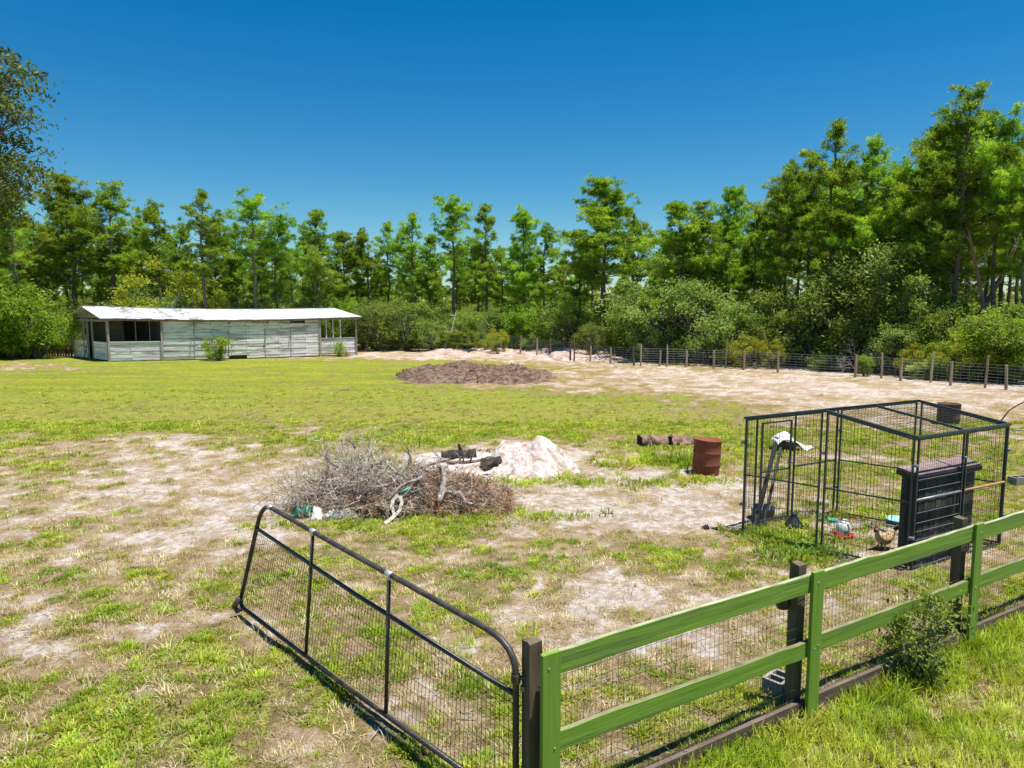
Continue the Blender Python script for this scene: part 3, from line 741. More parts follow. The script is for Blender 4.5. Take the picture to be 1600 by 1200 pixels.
# unlabelled-apart filler shrubs in the depth
for row, (dy, lo, hi, step) in enumerate(((3.5, 465, 500, 34), (9, 462, 490, 36), (16, 462, 485, 40), (26, 464, 480, 36))):
    px = -45+row*9; und = sorted([(a[0], a[2]) for a in UND if a[1] < 500])
    while px < 1655:
        y = float(np.interp(px, [a[0] for a in und], [a[1] for a in und]))+dy+rnd.uniform(-1.5, 1.5)
        kd = rnd.choice(('dark', 'dark', 'dark', 'grey', 'grey', 'bright')); ms = rnd.choice(OAKS[kd]); H = max(1.8, zat(rnd.uniform(lo, hi), y)); s = H/4.55
        p = aty(px, 540, y); w = max(s, .75)*rnd.uniform(1.0, 1.4)
        side = 'left behind the barn' if px < 560 else ('middle behind the dirt hole' if px < 1000 else 'right behind the wire fence')
        put('understorey_bush', ms, ('trunk', 'crown'), (p.x, y, -.05), (w, w, s), rnd.uniform(0, 6.28), near_label(px, 'low bush', ('at the wood edge', 'inside the wood', 'deep in the wood', 'far in the wood')[row]), 'bush', 'understorey bushes, '+side)
        px += step*rnd.uniform(.8, 1.3)
for px, yb, y, s, v, lab in ((1172,545,45.5,1.15,0,'bare grey twiggy bush standing behind the yellow bushes'),(1232,545,44,.8,1,'smaller bare twiggy bush right of the large bare one'),(1345,545,38,.6,0,'thin bare bush under the dark oak thicket')):
    p = aty(px, yb, y); put('bare_bush', [BARE[v]], ('branches',), (p.x, y, 0), s, rnd.uniform(0, 6), lab, 'bush', 'leafless bushes')
for i, (px, y, s, lab) in enumerate(((655,57,1.0,'leftmost palmetto, right of the barn'),(700,56,1.2,'palmetto with pale upright fans at the end of the wire fence'),(716,55.5,1.4,'largest yellowish palmetto of the cluster by the wire fence'),(745,55,1.0,'palmetto behind the third fence post from the left'),(1448,34.8,.8,'palmetto low behind the right hand fence'),(1128,43,.7,'small palmetto behind the fence left of the yellow bush'))):
    p = aty(px, 540, y); put('palmetto', [PALMS[i % 2]], ('fronds',), (p.x, y, 0), s, rnd.uniform(0, 6), lab, 'palm', 'palmettos along the fence')

# far wood beyond the stand
def far_wood():
    r = np.random.default_rng(55); P = []
    for i in range(900):
        a = r.uniform(-.95, .95); y = r.uniform(105, 190); x = a*y; h = r.uniform(4.0, 9.0)
        k = 26; d = r.normal(0, 1, (k, 3)); d /= np.linalg.norm(d, axis=1, keepdims=True)
        P.append(np.array([x, y, h*.5])+d*np.array([2.6, 2.6, h*.5])*r.uniform(.5, 1, (k, 1)))
    me = leaves_mesh('far_wood', np.concatenate(P), .8, r, asp=1.0); me.materials.append(M['oak'])
    o = link(me, 'far_wood', None); tag(o, 'distant low wood seen between the pine trunks', 'wood', kind='stuff')
far_wood()

# oak whose boughs hang in at the upper left
def edge_oak():
    r = np.random.default_rng(77); yd = 7.0; kk = yd/17; base = aty(-150, 800, yd); base.z = 0
    t = thing('overhanging_oak', base, 'dark leaved oak whose boughs reach in at the upper left edge', 'tree')
    mb = MB(); top = Vector((base.x+.15, yd, 6.6)); tr = [base+Vector((0, 0, -.1)), base+Vector((.08, .05, 2.5)), base+Vector((.05, 0, 4.6)), top]
    mb.tube(tr, [.22, .18, .13, .05], 9); P = []
    #       tip column,row, spread in px
    tips = [(8,80,14,6),(30,112,22,12),(10,135,24,14),(40,104,16,6),(20,185,22,15),(28,170,18,8),(6,160,18,20),(34,128,10,5),(10,210,22,8),(40,225,20,7),(15,262,30,14),(50,268,18,10),(22,300,28,18),(52,290,10,12),(10,330,26,20),(30,250,28,8),(4,290,30,20),(5,240,20,12),(-30,150,26,50),(-34,250,30,50),(-44,300,30,40),(-80,200,50,120),(-170,180,90,110),(-170,300,90,100),(-250,240,80,110),(-120,90,70,60)]
    for (px, py, sx, sy) in tips:
        yy = yd+r.normal(0, .22); px = px*.86-3; c = aty(px, py, yy); zs = min(max(c.z-.7, 2.2), 6.3); s = Vector((base.x+.12, yd, zs)); mid = s.lerp(c, .55)+Vector((0, r.normal(0, .2), -.2))
        mb.tube([s, mid, c], [.028, .016, .004], 5, cap=False)
        k = int(30*max(sx, 14)*max(sy, 8)/100)+90
        d = r.normal(0, .5, (k, 3)); d[:, 0] *= sx/65*kk; d[:, 2] *= sy/65*kk; d[:, 1] *= .5
        P.append(np.array(tuple(c))+d)
        for _ in range(4):
            e = c+Vector((r.normal(0, .55)*sx/60*kk, r.normal(0, .2), r.normal(0, .5)*sy/60*kk)); mb.tube([mid.lerp(c, .6), e], [.008, .003], 3, cap=False)
    mb.build('trunk', M['bark_grey'], t)
    me = leaves_mesh('crown', np.concatenate(P)-np.array(tuple(base)), .031, r, up=.1, asp=.62); me.materials.append(M['edge_leaf']); o = bpy.data.objects.new('crown', me); COL.objects.link(o); o.parent = t
M['edge_leaf'] = leaf_mat('oak_leaves_near', [(.055,.09,.022),(.11,.155,.035),(.20,.24,.05)], 1.4, .4, .1)
edge_oak()
# ------------------------------------------------------------ materials for built things
M['board_white'] = simple('weathered_whitewash', (.88,.84,.83), (.72,.68,.67), 1.6, .85, stretch=(1,1,9), c3=(.40,.36,.345), rand=.12, b_str=.3)
M['post_grey'] = simple('weathered_grey_wood', (.42,.38,.33), (.26,.23,.20), 6, .9, stretch=(1,1,.2), rand=.2)
M['fence_post'] = simple('tan_fence_post', (.46,.35,.245), (.32,.235,.16), 6, .9, stretch=(1,1,.2), rand=.2)
M['dark_wood'] = simple('old_dark_wood', (.07,.048,.03), (.19,.14,.09), 9, .95, stretch=(1,1,.12), b_str=.9, c3=(.10,.13,.06))
M['kick_wood'] = simple('grey_brown_board', (.085,.06,.042), (.16,.12,.09), 7, .95, stretch=(.3,.3,2), b_str=.7)
M['green_paint'] = simple('green_painted_board', (.135,.25,.026), (.185,.315,.04), 3.2, .6, stretch=(.35,.35,6), b_str=.6, c3=(.13,.21,.05), spec=.35)
M['green_post'] = simple('green_painted_post', (.135,.25,.026), (.175,.305,.04), 3.2, .6, stretch=(5,5,.3), b_str=.5, c3=(.13,.21,.05), spec=.35)
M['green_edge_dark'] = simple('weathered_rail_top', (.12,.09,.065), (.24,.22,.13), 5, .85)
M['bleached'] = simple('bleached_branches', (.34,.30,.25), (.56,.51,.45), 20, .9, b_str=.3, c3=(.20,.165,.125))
M['green_edge'] = simple('green_board_pale_top', (.40,.42,.26), (.22,.20,.14), 5, .8, stretch=(1,1,1))  # paler mottled tone for the top faces of the upper rails
M['gate_metal'] = simple('dark_gate_pipe', (.030,.033,.033), (.065,.062,.058), 18, .5, .3, c3=(.13,.085,.06), spec=.5, b_str=.15)
M['wire'] = simple('rusty_wire', (.07,.05,.04), (.13,.10,.08), 20, .7, .3, b_str=0)
M['wire_dark'] = simple('black_coated_wire', (.022,.03,.027), (.035,.045,.04), 20, .6, 0, b_str=0)
M['wire_grey'] = simple('galvanised_wire', (.30,.31,.31), (.40,.41,.41), 20, .5, .5, b_str=0)
M['kennel'] = simple('kennel_frame_paint', (.035,.055,.055), (.06,.08,.085), 14, .45, .2, spec=.5, b_str=.1)
M['copper'] = simple('rusted_pipe', (.34,.17,.08), (.46,.27,.15), 14, .7, .1)
M['galv'] = simple('dull_grey_pipe', (.20,.21,.24), (.28,.29,.32), 14, .5, .5)
M['solder'] = simple('silver_wrap', (.55,.55,.56), (.7,.7,.7), 20, .4, .6)
M['roof_metal'] = simple('white_metal_roof', (.80,.81,.83), (.70,.71,.73), 2.0, .45, .05, b_str=.05, c3=(.74,.74,.76), spec=.4)
M['roof_rust'] = simple('stained_metal_roof', (.62,.62,.63), (.22,.20,.18), 1.4, .6, .0, stretch=(1.6,1.6,1), b_str=.05, spec=.3, c3=(.72,.72,.73))
M['dark_in'] = simple('shade_dark_boards', (.045,.04,.038), (.075,.065,.06), 4, .9)  # shade inside the barn and behind its boards, put into the colour
M['rust'] = simple('rust_red_steel', (.20,.055,.032), (.27,.085,.05), 3.5, .75, .1, c3=(.15,.042,.028), spec=.3, b_str=.2)
M['rust_dark'] = simple('rust_brown_steel', (.075,.04,.03), (.15,.085,.06), 4, .85, .1)
M['charred'] = simple('charred_wood', (.010,.008,.007), (.035,.03,.027), 14, .85, b_str=1.0, c3=(.09,.07,.055))
M['cut_wood'] = simple('sooty_cut_face', (.16,.10,.075), (.24,.17,.13), 20, .9)
M['log'] = simple('rotting_log', (.13,.08,.055), (.30,.19,.14), 7, .95, b_str=1.0, c3=(.05,.035,.025))
M['sandpile'] = simple('white_sand', (.56,.50,.465), (.40,.33,.29), 9, .98, b_str=1, c3=(.27,.19,.14), lo=.42, hi=.58)
M['dirt'] = simple('dark_dug_earth', (.08,.048,.032), (.215,.145,.10), 5, .98, b_str=1.0, c3=(.06,.038,.026), lo=.4, hi=.6)  # brown earth, its darkest tones painted in as shaded crevices
M['bank'] = simple('disturbed_sand_bank', (.50,.41,.36), (.34,.24,.19), 2.2, .98, b_str=.8, c3=(.26,.17,.13))
M['twig2'] = simple('grey_twigs', (.30,.255,.20), (.54,.48,.40), 25, .85, b_str=.1)
M['twig3'] = simple('brown_twigs', (.20,.13,.09), (.34,.26,.20), 25, .85, b_str=.1)
M['needle_dead'] = simple('dead_orange_needles', (.30,.125,.06), (.56,.42,.27), 11, .9, b_str=.1, c3=(.14,.09,.06), lo=.4, hi=.6)
M['brush_base'] = simple('matted_brush', (.10,.065,.045), (.22,.14,.10), 9, .95, b_str=1)
M['concrete'] = simple('concrete_block', (.30,.275,.25), (.20,.18,.16), 12, .95)
M['white_plastic'] = simple('white_plastic', (.80,.80,.78), (.72,.73,.72), 6, .4, b_str=0, spec=.5)
M['red_plastic'] = simple('red_plastic', (.55,.035,.045), (.48,.03,.04), 6, .4, b_str=0, spec=.5)
M['teal'] = simple('teal_plastic', (.05,.30,.24), (.07,.36,.30), 6, .4, b_str=0, spec=.5)
M['blue_plastic'] = simple('pale_blue_plastic', (.20,.50,.66), (.30,.62,.74), 6, .4, b_str=0, spec=.5)
M['black_plastic'] = simple('black_plastic', (.016,.017,.019), (.028,.03,.032), 9, .45, b_str=.1, spec=.5)
M['grey_plastic'] = simple('grey_plastic', (.15,.17,.20), (.22,.24,.27), 9, .6, b_str=.1)
M['hutch'] = simple('black_stained_planks', (.035,.034,.033), (.12,.11,.10), 4, .85, stretch=(1,1,.2), rand=.25)
M['hutch_roof'] = simple('faded_red_shingle', (.20,.135,.125), (.29,.21,.20), 8, .9)
M['bottle'] = simple('dark_green_wrapper', (.01,.09,.06), (.02,.14,.09), 6, .35, b_str=0, spec=.5)
M['clear_bag'] = simple('crumpled_pale_plastic', (.50,.62,.60), (.72,.80,.78), 9, .35, b_str=.6, spec=.5)
M['tape'] = simple('pale_strap', (.66,.60,.50), (.52,.46,.36), 9, .8, b_str=.1)

# ------------------------------------------------------------ shared pieces
PIECE = {}
def piece(name, m, parent, a, b, w, h, up=(0, 0, 1), rw=None):
    """one board (unit block shared between alike pieces) laid from a to b"""
    key = m.name
    if key not in PIECE:
        me = bpy.data.meshes.new('board_'+key); bm = bmesh.new(); bmesh.ops.create_cube(bm, size=1.0); bm.to_mesh(me); bm.free(); me.materials.append(m); PIECE[key] = me
    a = Vector(a); b = Vector(b); d = b-a; L = d.length; x = d/L; u = Vector(up); y = u.cross(x).normalized(); z = x.cross(y)
    o = bpy.data.objects.new(name, PIECE[key]); COL.objects.link(o); o.parent = parent
    mat = Matrix((x*L, y*w, z*h)).transposed().to_4x4(); mat.translation = (a+b)/2-world_loc(parent)
    o.matrix_local = mat; return o

def wire_panel(mb, P, nu, nv, r, zig=0):
    """P(u,v)->Vector; nu upright wires, nv level wires"""
    def strip(pts):
        for a, b in zip(pts[:-1], pts[1:]): mb.tube([a, b], r, 3, cap=False)
    for i in range(nu):
        u = (i+.5)/nu; strip([P(u, 0), P(u, 1)])
    for j in range(nv):
        v = j/(nv-1); strip([P(0, v), P(.5, v), P(1, v)])

# ------------------------------------------------------------ barn
bA = at(172, 565); bC = at(557, 555); bBL = at(117, 557.5); bW = bBL-bA
bx = (bC-bA).normalized(); bn = Vector((bx.y, -bx.x, 0))      # outward normal of the long front
LB = (bC-bA).length
barn = thing('barn', (bA+bC+bW)/2, 'long low whitewashed plank barn with white metal gable roof and open corners', 'barn')
def F(s, z=0.0, out=0.0):         # point on the front wall, s in 0..1 with a slight bow
    bow = .75*math.sin(math.pi*min(1, max(0, s)))**1.2
    p = bA.lerp(bC, s)+bn*(bow+out); return Vector((p.x, p.y, z))
def sx(px):                       # wall fraction seen at that column
    lo, hi = -.05, 1.05
    for _ in range(40):
        m = (lo+hi)/2; p = F(m, 0); q = project(np.array(p.x), np.array(p.y))[0]
        if q < px: lo = m
        else: hi = m
    return m
HE = 2.80
def eave_z(s): return HE+.06-.14*math.sin(math.pi*s)
rows = 13; ph = .198
s1, s2 = sx(255), sx(501)
def wall_run(sa, sb, z0, z1, joints, m='board_white'):
    z = z0; k = 0
    while z < z1-.05:
        js = [sa]+[j for j in joints if sa+.01 < j < sb-.01]+[sb]
        if k % 3 == 1: js = [sa]+[j+.01 for j in js[1:-1]]+[sb]
        for a, b in zip(js[:-1], js[1:]):
            if rnd.random() < .012: continue
            dz = rnd.gauss(0, .008); o = .012*(k % 2)+rnd.uniform(0, .014)
            n = max(1, int((b-a)*LB/6)); h = min(ph, z1-z)-.009
            piece('wall_plank', M[m], barn, F(a+.0006, z+h/2+dz, o), F(b-.0006, z+h/2+dz+rnd.gauss(0, .012), o), .028, h)
        z += ph; k += 1
joints = [sx(p) for p in (305, 332, 358, 386, 415, 436, 455, 478)]
wall_run(s1, s2, .06, 2.70, joints)
wall_run(0, s1, .06, 1.25, [sx(205)])
wall_run(s2, 1, .06, 1.27, [])
mb = MB()   # dark backing sheet, shade of the open joints put into its colour
for i in range(20):
    a, b = s1+(s2-s1)*i/20, s1+(s2-s1)*(i+1)/20
    mb.bar(F(a, 1.36, -.05), F(b, 1.36, -.05), .02, 2.56)
for a, b in ((0, s1), (s2, 1)):
    mb.bar(F(a, .63, -.05), F(b, .63, -.05), .02, 1.15)
mb.build('dark_backing', M['dark_in'], barn)
for s in (0, s1, s2, 1): piece('corner_post', M['post_grey'], barn, F(s, 0, .05), F(s, HE, .05), .13, .12, up=tuple(bx))
for px in (305, 358, 415, 455): 
    s = sx(px); piece('batten', M['post_grey'], barn, F(s, .05, .055), F(s+.002, 2.1 if px != 305 else 2.45, .055), .03, .022, up=tuple(bx))
for px in (511, 521.5, 533): piece('window_mullion', M['board_white'], barn, F(sx(px), 1.27, -.02), F(sx(px), 2.66, -.02), .06, .06, up=tuple(bx))
for px in (214, 236): piece('window_mullion', M['post_grey'], barn, F(sx(px), 1.25, -.25), F(sx(px), 2.66, -.25), .05, .05, up=tuple(bx))
piece('header', M['post_grey'], barn, F(0, 2.72, .02), F(s1, 2.72, .02), .05, .16)
piece('header', M['board_white'], barn, F(s2, 2.72, .02), F(1, 2.72, .02), .05, .16)
piece('sill', M['board_white'], barn, F(0, 1.27, .02), F(s1, 1.27, .02), .09, .04)
piece('sill', M['board_white'], barn, F(s2, 1.29, .02), F(1, 1.29, .02), .09, .04)
# chicken mesh in the openings
for a, b in ((0.004, s1-.004), (s2+.004, .996)):
    mb = MB(); wire_panel(mb, lambda u, v: F(a+(b-a)*u, 1.27+1.4*v, -.06), 26 if a < .1 else 18, 9, .004); tag(mb.build('window_mesh', M['wire'], barn), kind='stuff')
# back wall and inner partitions
def Q(s, t, z=0): p = F(s, 0)+bW*t; return Vector((p.x, p.y, z))
mb = MB()
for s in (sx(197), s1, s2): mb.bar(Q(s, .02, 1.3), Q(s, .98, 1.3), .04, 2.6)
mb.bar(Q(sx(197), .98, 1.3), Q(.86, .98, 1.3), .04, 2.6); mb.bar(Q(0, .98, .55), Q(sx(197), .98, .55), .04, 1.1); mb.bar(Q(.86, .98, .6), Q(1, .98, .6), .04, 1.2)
mb.build('inner_wall', M['dark_in'], barn)  # walls coloured dark to carry the shade of the interior
piece('pipe', M['white_plastic'], barn, Q(sx(206), .3, 1.1), Q(sx(206), .3, 1.85), .09, .09, up=(0, 1, 0))
# left gable end: low boards, door gap with crossed half door, posts, gable beams
def G(t, z, out=0): p = bA+bW*t-bx*out; return Vector((p.x, p.y, z))
gd = [(0, .42), (.66, 1.0)]
z = .06; 
for k in range(6):
    for (a, b) in gd: piece('gable_plank', M['board_white'], barn, G(a, z+.09), G(b, z+.09+rnd.gauss(0, .01), 0), .03, .184)
    z += ph
mb = MB()
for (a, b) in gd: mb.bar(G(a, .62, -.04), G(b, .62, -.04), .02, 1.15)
mb.build('gable_backing', M['dark_in'], barn)  # dark sheet behind the gable boards, joint shade as colour
for t in (.02, .42, .55, .66, .98): piece('gable_post', M['post_grey'], barn, G(t, 0, .03), G(t, HE+(.60 if t == .55 else .28 if t in (.42, .66) else 0), .03), .11, .11, up=tuple(bx))
door = MB(); door.bar(G(.555, .65, .05), G(.655, .65, .05), .03, 1.1); dr = door.build('half_door', M['board_white'], barn)
mb = MB(); mb.bar(G(.56, .15, .08), G(.65, 1.15, .08), .03, .06); mb.bar(G(.56, 1.15, .085), G(.65, .15, .085), .03, .06); mb.build('cross_brace', M['dark_wood'], dr)
piece('gable_beam', M['post_grey'], barn, G(0, 2.64, .02), G(1, 2.64, .02), .06, .14)
RZ = .70
for z in (2.88, 3.04, 3.2):
    w = 1-(z-2.74)/RZ; piece('gable_slat', M['post_grey'], barn, G(.5-.5*w, z, .01), G(.5+.5*w, z, .01), .03, .07)
# roof: sheets on both slopes, ridge cap, rafters at the left end
def RP(s, t, lift=0):             # t 0 front eave .. 1 ridge .. 2 back eave
    ss = s; base = F(ss)+bW*(.5*t)
    ov = (-.0) if t == 1 else 0
    zr = eave_z(min(1, max(0, s)))+RZ-.16*s
    z = eave_z(min(1, max(0, s)))*(1-abs(t-1)*-0) if False else None
    e = eave_z(min(1, max(0, s)))
    h = e+(zr-e)*(1-abs(1-t)) if t <= 1 else e+(zr-e)*(2-t)
    p = base
    if t == 0: p = p+bn*.2; h -= .06
    if t == 2: p = p-bn*.38; h -= .06
    return Vector((p.x, p.y, h+lift))
nsh = 22
for i in range(nsh):
    a, b = -.025+1.05*i/nsh, -.025+1.05*(i+1)/nsh
    for side in (0, 2):
        p = [RP(a, side), RP(b+.001, side), RP(b+.001, 1), RP(a, 1)]
        mb = MB(); lift = .012*(i % 2)+rnd.uniform(0, .01); ribs = 5
        if side == 0: mb.quadslab(*[q+Vector((0, 0, lift)) for q in p], .02, (0, 0, 1))
        else: mb.quadslab(*[q+Vector((0, 0, lift)) for q in p[::-1]], .02, (0, 0, 1))
        for k in range(ribs):
            f = (k+.5)/ribs; e0 = p[0].lerp(p[1], f)+Vector((0, 0, lift+.03)); e1 = p[3].lerp(p[2], f)+Vector((0, 0, lift+.03)); mb.bar(e0, e1, .035, .02)
        mb.build('roof_sheet', M['roof_rust'] if (i in (2, 3, 5, 7) and side == 0) else M['roof_metal'], barn)
mb = MB()
for i in range(10): mb.bar(RP(-.025+1.05*i/10, 1, .05), RP(-.025+1.05*(i+1)/10, 1, .05), .22, .03)
mb.build('ridge_cap', M['post_grey'], barn)
for side, nm in ((0, 'fascia'), (2, 'fascia')):
    mb = MB()
    for i in range(10): mb.bar(RP(-.025+1.05*i/10, side, -.07), RP(-.025+1.05*(i+1)/10, side, -.07), .04, .11)
    mb.build(nm, M['dark_wood'], barn)
for s in (-.02, .03, 1.02):
    for side in (0, 2): piece('rafter', M['post_grey'], barn, RP(s, side, -.06), RP(s, 1, -.07), .05, .12)
for px in (305, 360, 419, 457, 560): piece('rafter_tail', M['dark_wood'], barn, F(sx(px), 2.46, .05), F(sx(px)+.004, 2.44, .34), .06, .09)

# bushes at the barn
def leafy(name, px, py, H, W, mat, nl, per, leaf, label, seed, stems=5, y=None, low=.05, lr=.22, tr=.02):
    p = ground(px, py); tm, cm = oak_meshes(seed, H=H, W=W, mat=mat, nl=nl, per=per, leaf=leaf, low=low, trunks=stems, lobe_r=lr*4.5/H, cz=.55, tr=tr)
    return put(name, (tm, cm), ('stems', 'leaves'), p, 1, 0, label, 'bush', None)
leafy('bush', 342, 563, 1.55, .95, 'bright', 30, 70, .085, 'bright green leafy bush against the middle of the barn wall', 501)
leafy('bush', 530, 557.5, .95, .38, 'bright', 12, 60, .07, 'small pointed bush against the right end of the barn', 502)
leafy('bush', 541, 557, .35, .25, 'rusty_leaf', 6, 50, .06, 'tiny brownish plant just right of the small pointed barn bush', 503)
leafy('bush', 1440, 1052, .98, .29, 'oak', 40, 60, .029, 'small leaved bush growing through the green board fence', 504, 3, low=.08, lr=.12, tr=.008)

# dark picket fence in the shade at the left
pf = thing('picket_fence', at(55, 556), 'dark weathered picket fence in the shade left of the barn', 'fence')
a = at(-60, 552.5); b = at(112, 556.5); n = 42
for i in range(n+1):
    p = a.lerp(b, i/n); h = rnd.uniform(1.0, 1.35); lean = rnd.gauss(0, .05)
    piece('picket', M['dark_wood'] if rnd.random() < .75 else M['post_grey'], pf, p, p+Vector((lean, 0, h)), .03, .12, up=(0, 1, 0)) if False else piece('picket', M['dark_wood'] if rnd.random() < .75 else M['post_grey'], pf, p, p+Vector((lean, 0, h)), .14, .03, up=(0, 1, 0))
for z in (.35, .95): piece('rail', M['dark_wood'], pf, a+Vector((0, .06, z)), b+Vector((0, .06, z)), .04, .08)

# ------------------------------------------------------------ wire field fence on the right
posts = [(677,526,545),(705,530,545),(729,528,545),(760,523,545.5),(783,524,546),(813,525,549),(839,528,553),(859,530,556),(891,538,561),(897,530,562),(922,541,564.5),(954,543,568),(991,545,571),(1001,537,572),(1030,547,572.5),(1042,538,573),(1072,547,573.5),(1115,547,576),(1134,536,574.5),(1162,549,578),(1215,549,582),(1336,554,590),(1377,551,591.5),(1407,558,595),(1454,550,597.5),(1485,564,602),(1539,556,606),(1572,570,609),(1632,566,617),(1700,575,628)]
ff = thing('field_fence', at(1215, 582), 'wire field fence on split round posts running along the foot of the wood', 'fence')
pp = []
for i, (px, yt, yb) in enumerate(posts):
    zb = .2 if 700 < px < 900 else 0; b = at(px, yb, zb); h = max(.9, zat(yt, b.y)-zb); t = b+Vector((rnd.gauss(0, .03), rnd.gauss(0, .03), h)); mb = MB(); r0 = .062 if h < 1.2 else .05
    mb.tube([b-Vector((0, 0, .1)), b.lerp(t, .5)+Vector((rnd.gauss(0, .012), 0, 0)), t], [r0*1.1, r0, r0*.92], 7)
    tag(mb.build('post', M['dark_wood'] if px in (859, 891, 897, 991) else M['fence_post'], ff)); pp.append((b, h))
mb = MB(); mbw = MB()
for (a, ha), (b, hb) in zip(pp[:-1], pp[1:]):
    if (a-b).length < .05: continue
    for j in range(8):
        z = .08+.14*j; m = a.lerp(b, .5); mbw.tube([a+Vector((0, -.08, z)), m+Vector((0, -.08, z-.01)), b+Vector((0, -.08, z))], .0045, 3, cap=False)
    n = int((a-b).length/.3)
    for i in range(1, n): p = a.lerp(b, i/n); mbw.tube([p+Vector((0, -.08, .07)), p+Vector((0, -.08, 1.07))], .003, 3, cap=False)
tag(mbw.build('wire_mesh', M['wire_grey'], ff), kind='stuff')

M['limb'] = simple('weathered_limb', (.20,.17,.14), (.42,.38,.33), 16, .9, stretch=(1,1,.6), b_str=.9, c3=(.11,.09,.07))
# ------------------------------------------------------------ green board fence
f1 = at(850, 1335); P2b = at(1268, 1128); P3b = at(1508, 1004)
# posts stand on one line; tops seen at these places
HP = 1.30
T1 = at(852, 1013, HP); T2 = at(1268, 888, HP); T3 = at(1520, 815, HP)
fd = (T3-T2).normalized(); fd.z = 0
T4 = T3+(T3-T2)*1.05; T5 = T4+(T3-T2)*1.0
def nrm_of(a, b):
    d = (b-a).normalized(); return Vector((d.y, -d.x, 0))
bf = thing('board_fence', (T2.x, T2.y, 0), 'green painted two rail board fence with wire mesh in the near right', 'fence')
Ts = [T1, T2, T3, T4, T5]
for i, T in enumerate(Ts):
    a = Ts[max(0, i-1)]; b = Ts[min(len(Ts)-1, i+1)]; d = (b-a).normalized(); d.z = 0; d.normalize(); nv = Vector((d.y, -d.x, 0))
    base = Vector((T.x, T.y, 0))
    # rough post behind
    c = base-nv*.095-d*(.055 if i else .045)
    mb = MB(); s = .048; hh = HP+.03
    jit = [rnd.gauss(0, .004) for _ in range(4)]
    ring = []
    for z in (-.1, hh*.5, hh):
        ring.append([c+d*(x*s*(1.05+.03*rnd.random()))+nv*(y*s)+Vector((0, 0, z+(rnd.gauss(0, .006) if z == hh else 0))) for x, y in ((-1,-1),(-1,-.6),(-1,.6),(-1,1),(1,1),(1,-1))])
    vs = [v for rr in ring for v in rr]; n = 6; fs = []
    for k in range(2):
        for q in range(n): fs.append((k*n+q, k*n+(q+1) % n, (k+1)*n+(q+1) % n, (k+1)*n+q))
    fs.append(tuple(2*n+q for q in range(n))); mb.add(vs, fs)
    tag(mb.build('post', M['dark_wood'], bf), 'rough dark post behind the green board' )
    # green face board with a soft edge
    fb = MB(); fb.bar(base+nv*.065+Vector((0, 0, -.05)), base+nv*.065+Vector((0, 0, HP)), .034, .150, up=tuple(d))
    o = fb.build('face_board', M['green_post'], bf)
    bv = o.modifiers.new('b', 'BEVEL'); bv.width = .004; bv.segments = 1
def rail(a, b, za, zb, h, seed, name='rail'):
    d = (b-a); L = d.length; d = d.normalized(); nv = Vector((d.y, -d.x, 0)); r = np.random.default_rng(seed); n = 14; th = .038; V = []; Fc = []
    for i in range(n+1):
        f = i/n; c = a.lerp(b, f); z = za+(zb-za)*f+.012*math.sin(f*3.1+seed); w = r.normal(0, .0025); e = .004*r.normal()
        for (o, zz) in ((0, -h/2+e), (th, -h/2+e*.5), (th, h/2+e), (0, h/2+e*.6)):
            p = c+nv*(o+.008+w); V.append((p.x, p.y, z+zz))
    for i in range(n):
        for k in range(4): Fc.append((i*4+k, (i+1)*4+k, (i+1)*4+(k+1) % 4, i*4+(k+1) % 4))
    Fc += [(0, 1, 2, 3), (n*4+3, n*4+2, n*4+1, n*4)]
    mb = MB(); mb.add(V, Fc); o = mb.build(name, M['green_paint'], bf)
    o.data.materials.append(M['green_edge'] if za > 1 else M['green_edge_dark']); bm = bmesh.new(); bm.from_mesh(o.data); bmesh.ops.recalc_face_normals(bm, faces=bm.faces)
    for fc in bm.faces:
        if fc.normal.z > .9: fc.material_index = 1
    bm.to_mesh(o.data); bm.free()
    bv = o.modifiers.new('b', 'BEVEL'); bv.width = .004; bv.segments = 1
    return o
def G0(T): return Vector((T.x, T.y, 0))
for i in range(4):
    a, b = G0(Ts[i]), G0(Ts[i+1]); d = (b-a).normalized()
    a2 = a+d*(.0 if i == 0 else .0); 
    rail(a2, b, HP-.115, HP-.105, .165, i*2+1)
    rail(a2, b, .62, .60, .150, i*2+2)
    piece('kick_board', M['kick_wood'], bf, a+d*.03+Vector((0, 0, .01)), b-d*.03+Vector((0, 0, .0)), .045, .17)
    nv = Vector((d.y, -d.x, 0)); L = (b-a).length
    mb = MB(); a3, b3 = a-nv*.012, b-nv*.012
    def Pw(u, v):
        p = a3.lerp(b3, u)+nv*(.006*math.sin(u*31+v*5)); return Vector((p.x, p.y, .02+1.14*v))
    nu = int(L/.052)
    for k in range(nu):
        u = (k+.5)/nu; mb.tube([Pw(u, 0), Pw(u+.001*math.sin(k), .5), Pw(u, 1)], .0016, 3, cap=False)
    for j in range(13):
        v = j/12; mb.tube([Pw(u, v+.002*math.sin(u*9+j)) for u in np.linspace(0, 1, 9)], .0016, 3, cap=False)
    tag(mb.build('wire_mesh', M['wire'], bf), kind='stuff')
    if i < 2:
        for zz in (1.0, .86):   # loose strand wires
            mb = MB(); mb.tube([G0(Ts[i]).lerp(G0(Ts[i+1]), u)-nv*.16+Vector((0, 0, zz-.05*math.sin(u*math.pi)-.1*i)) for u in np.linspace(.05, .97, 9)], .0018, 3, cap=False); mb.build('strand_wire', M['wire_grey'], bf)
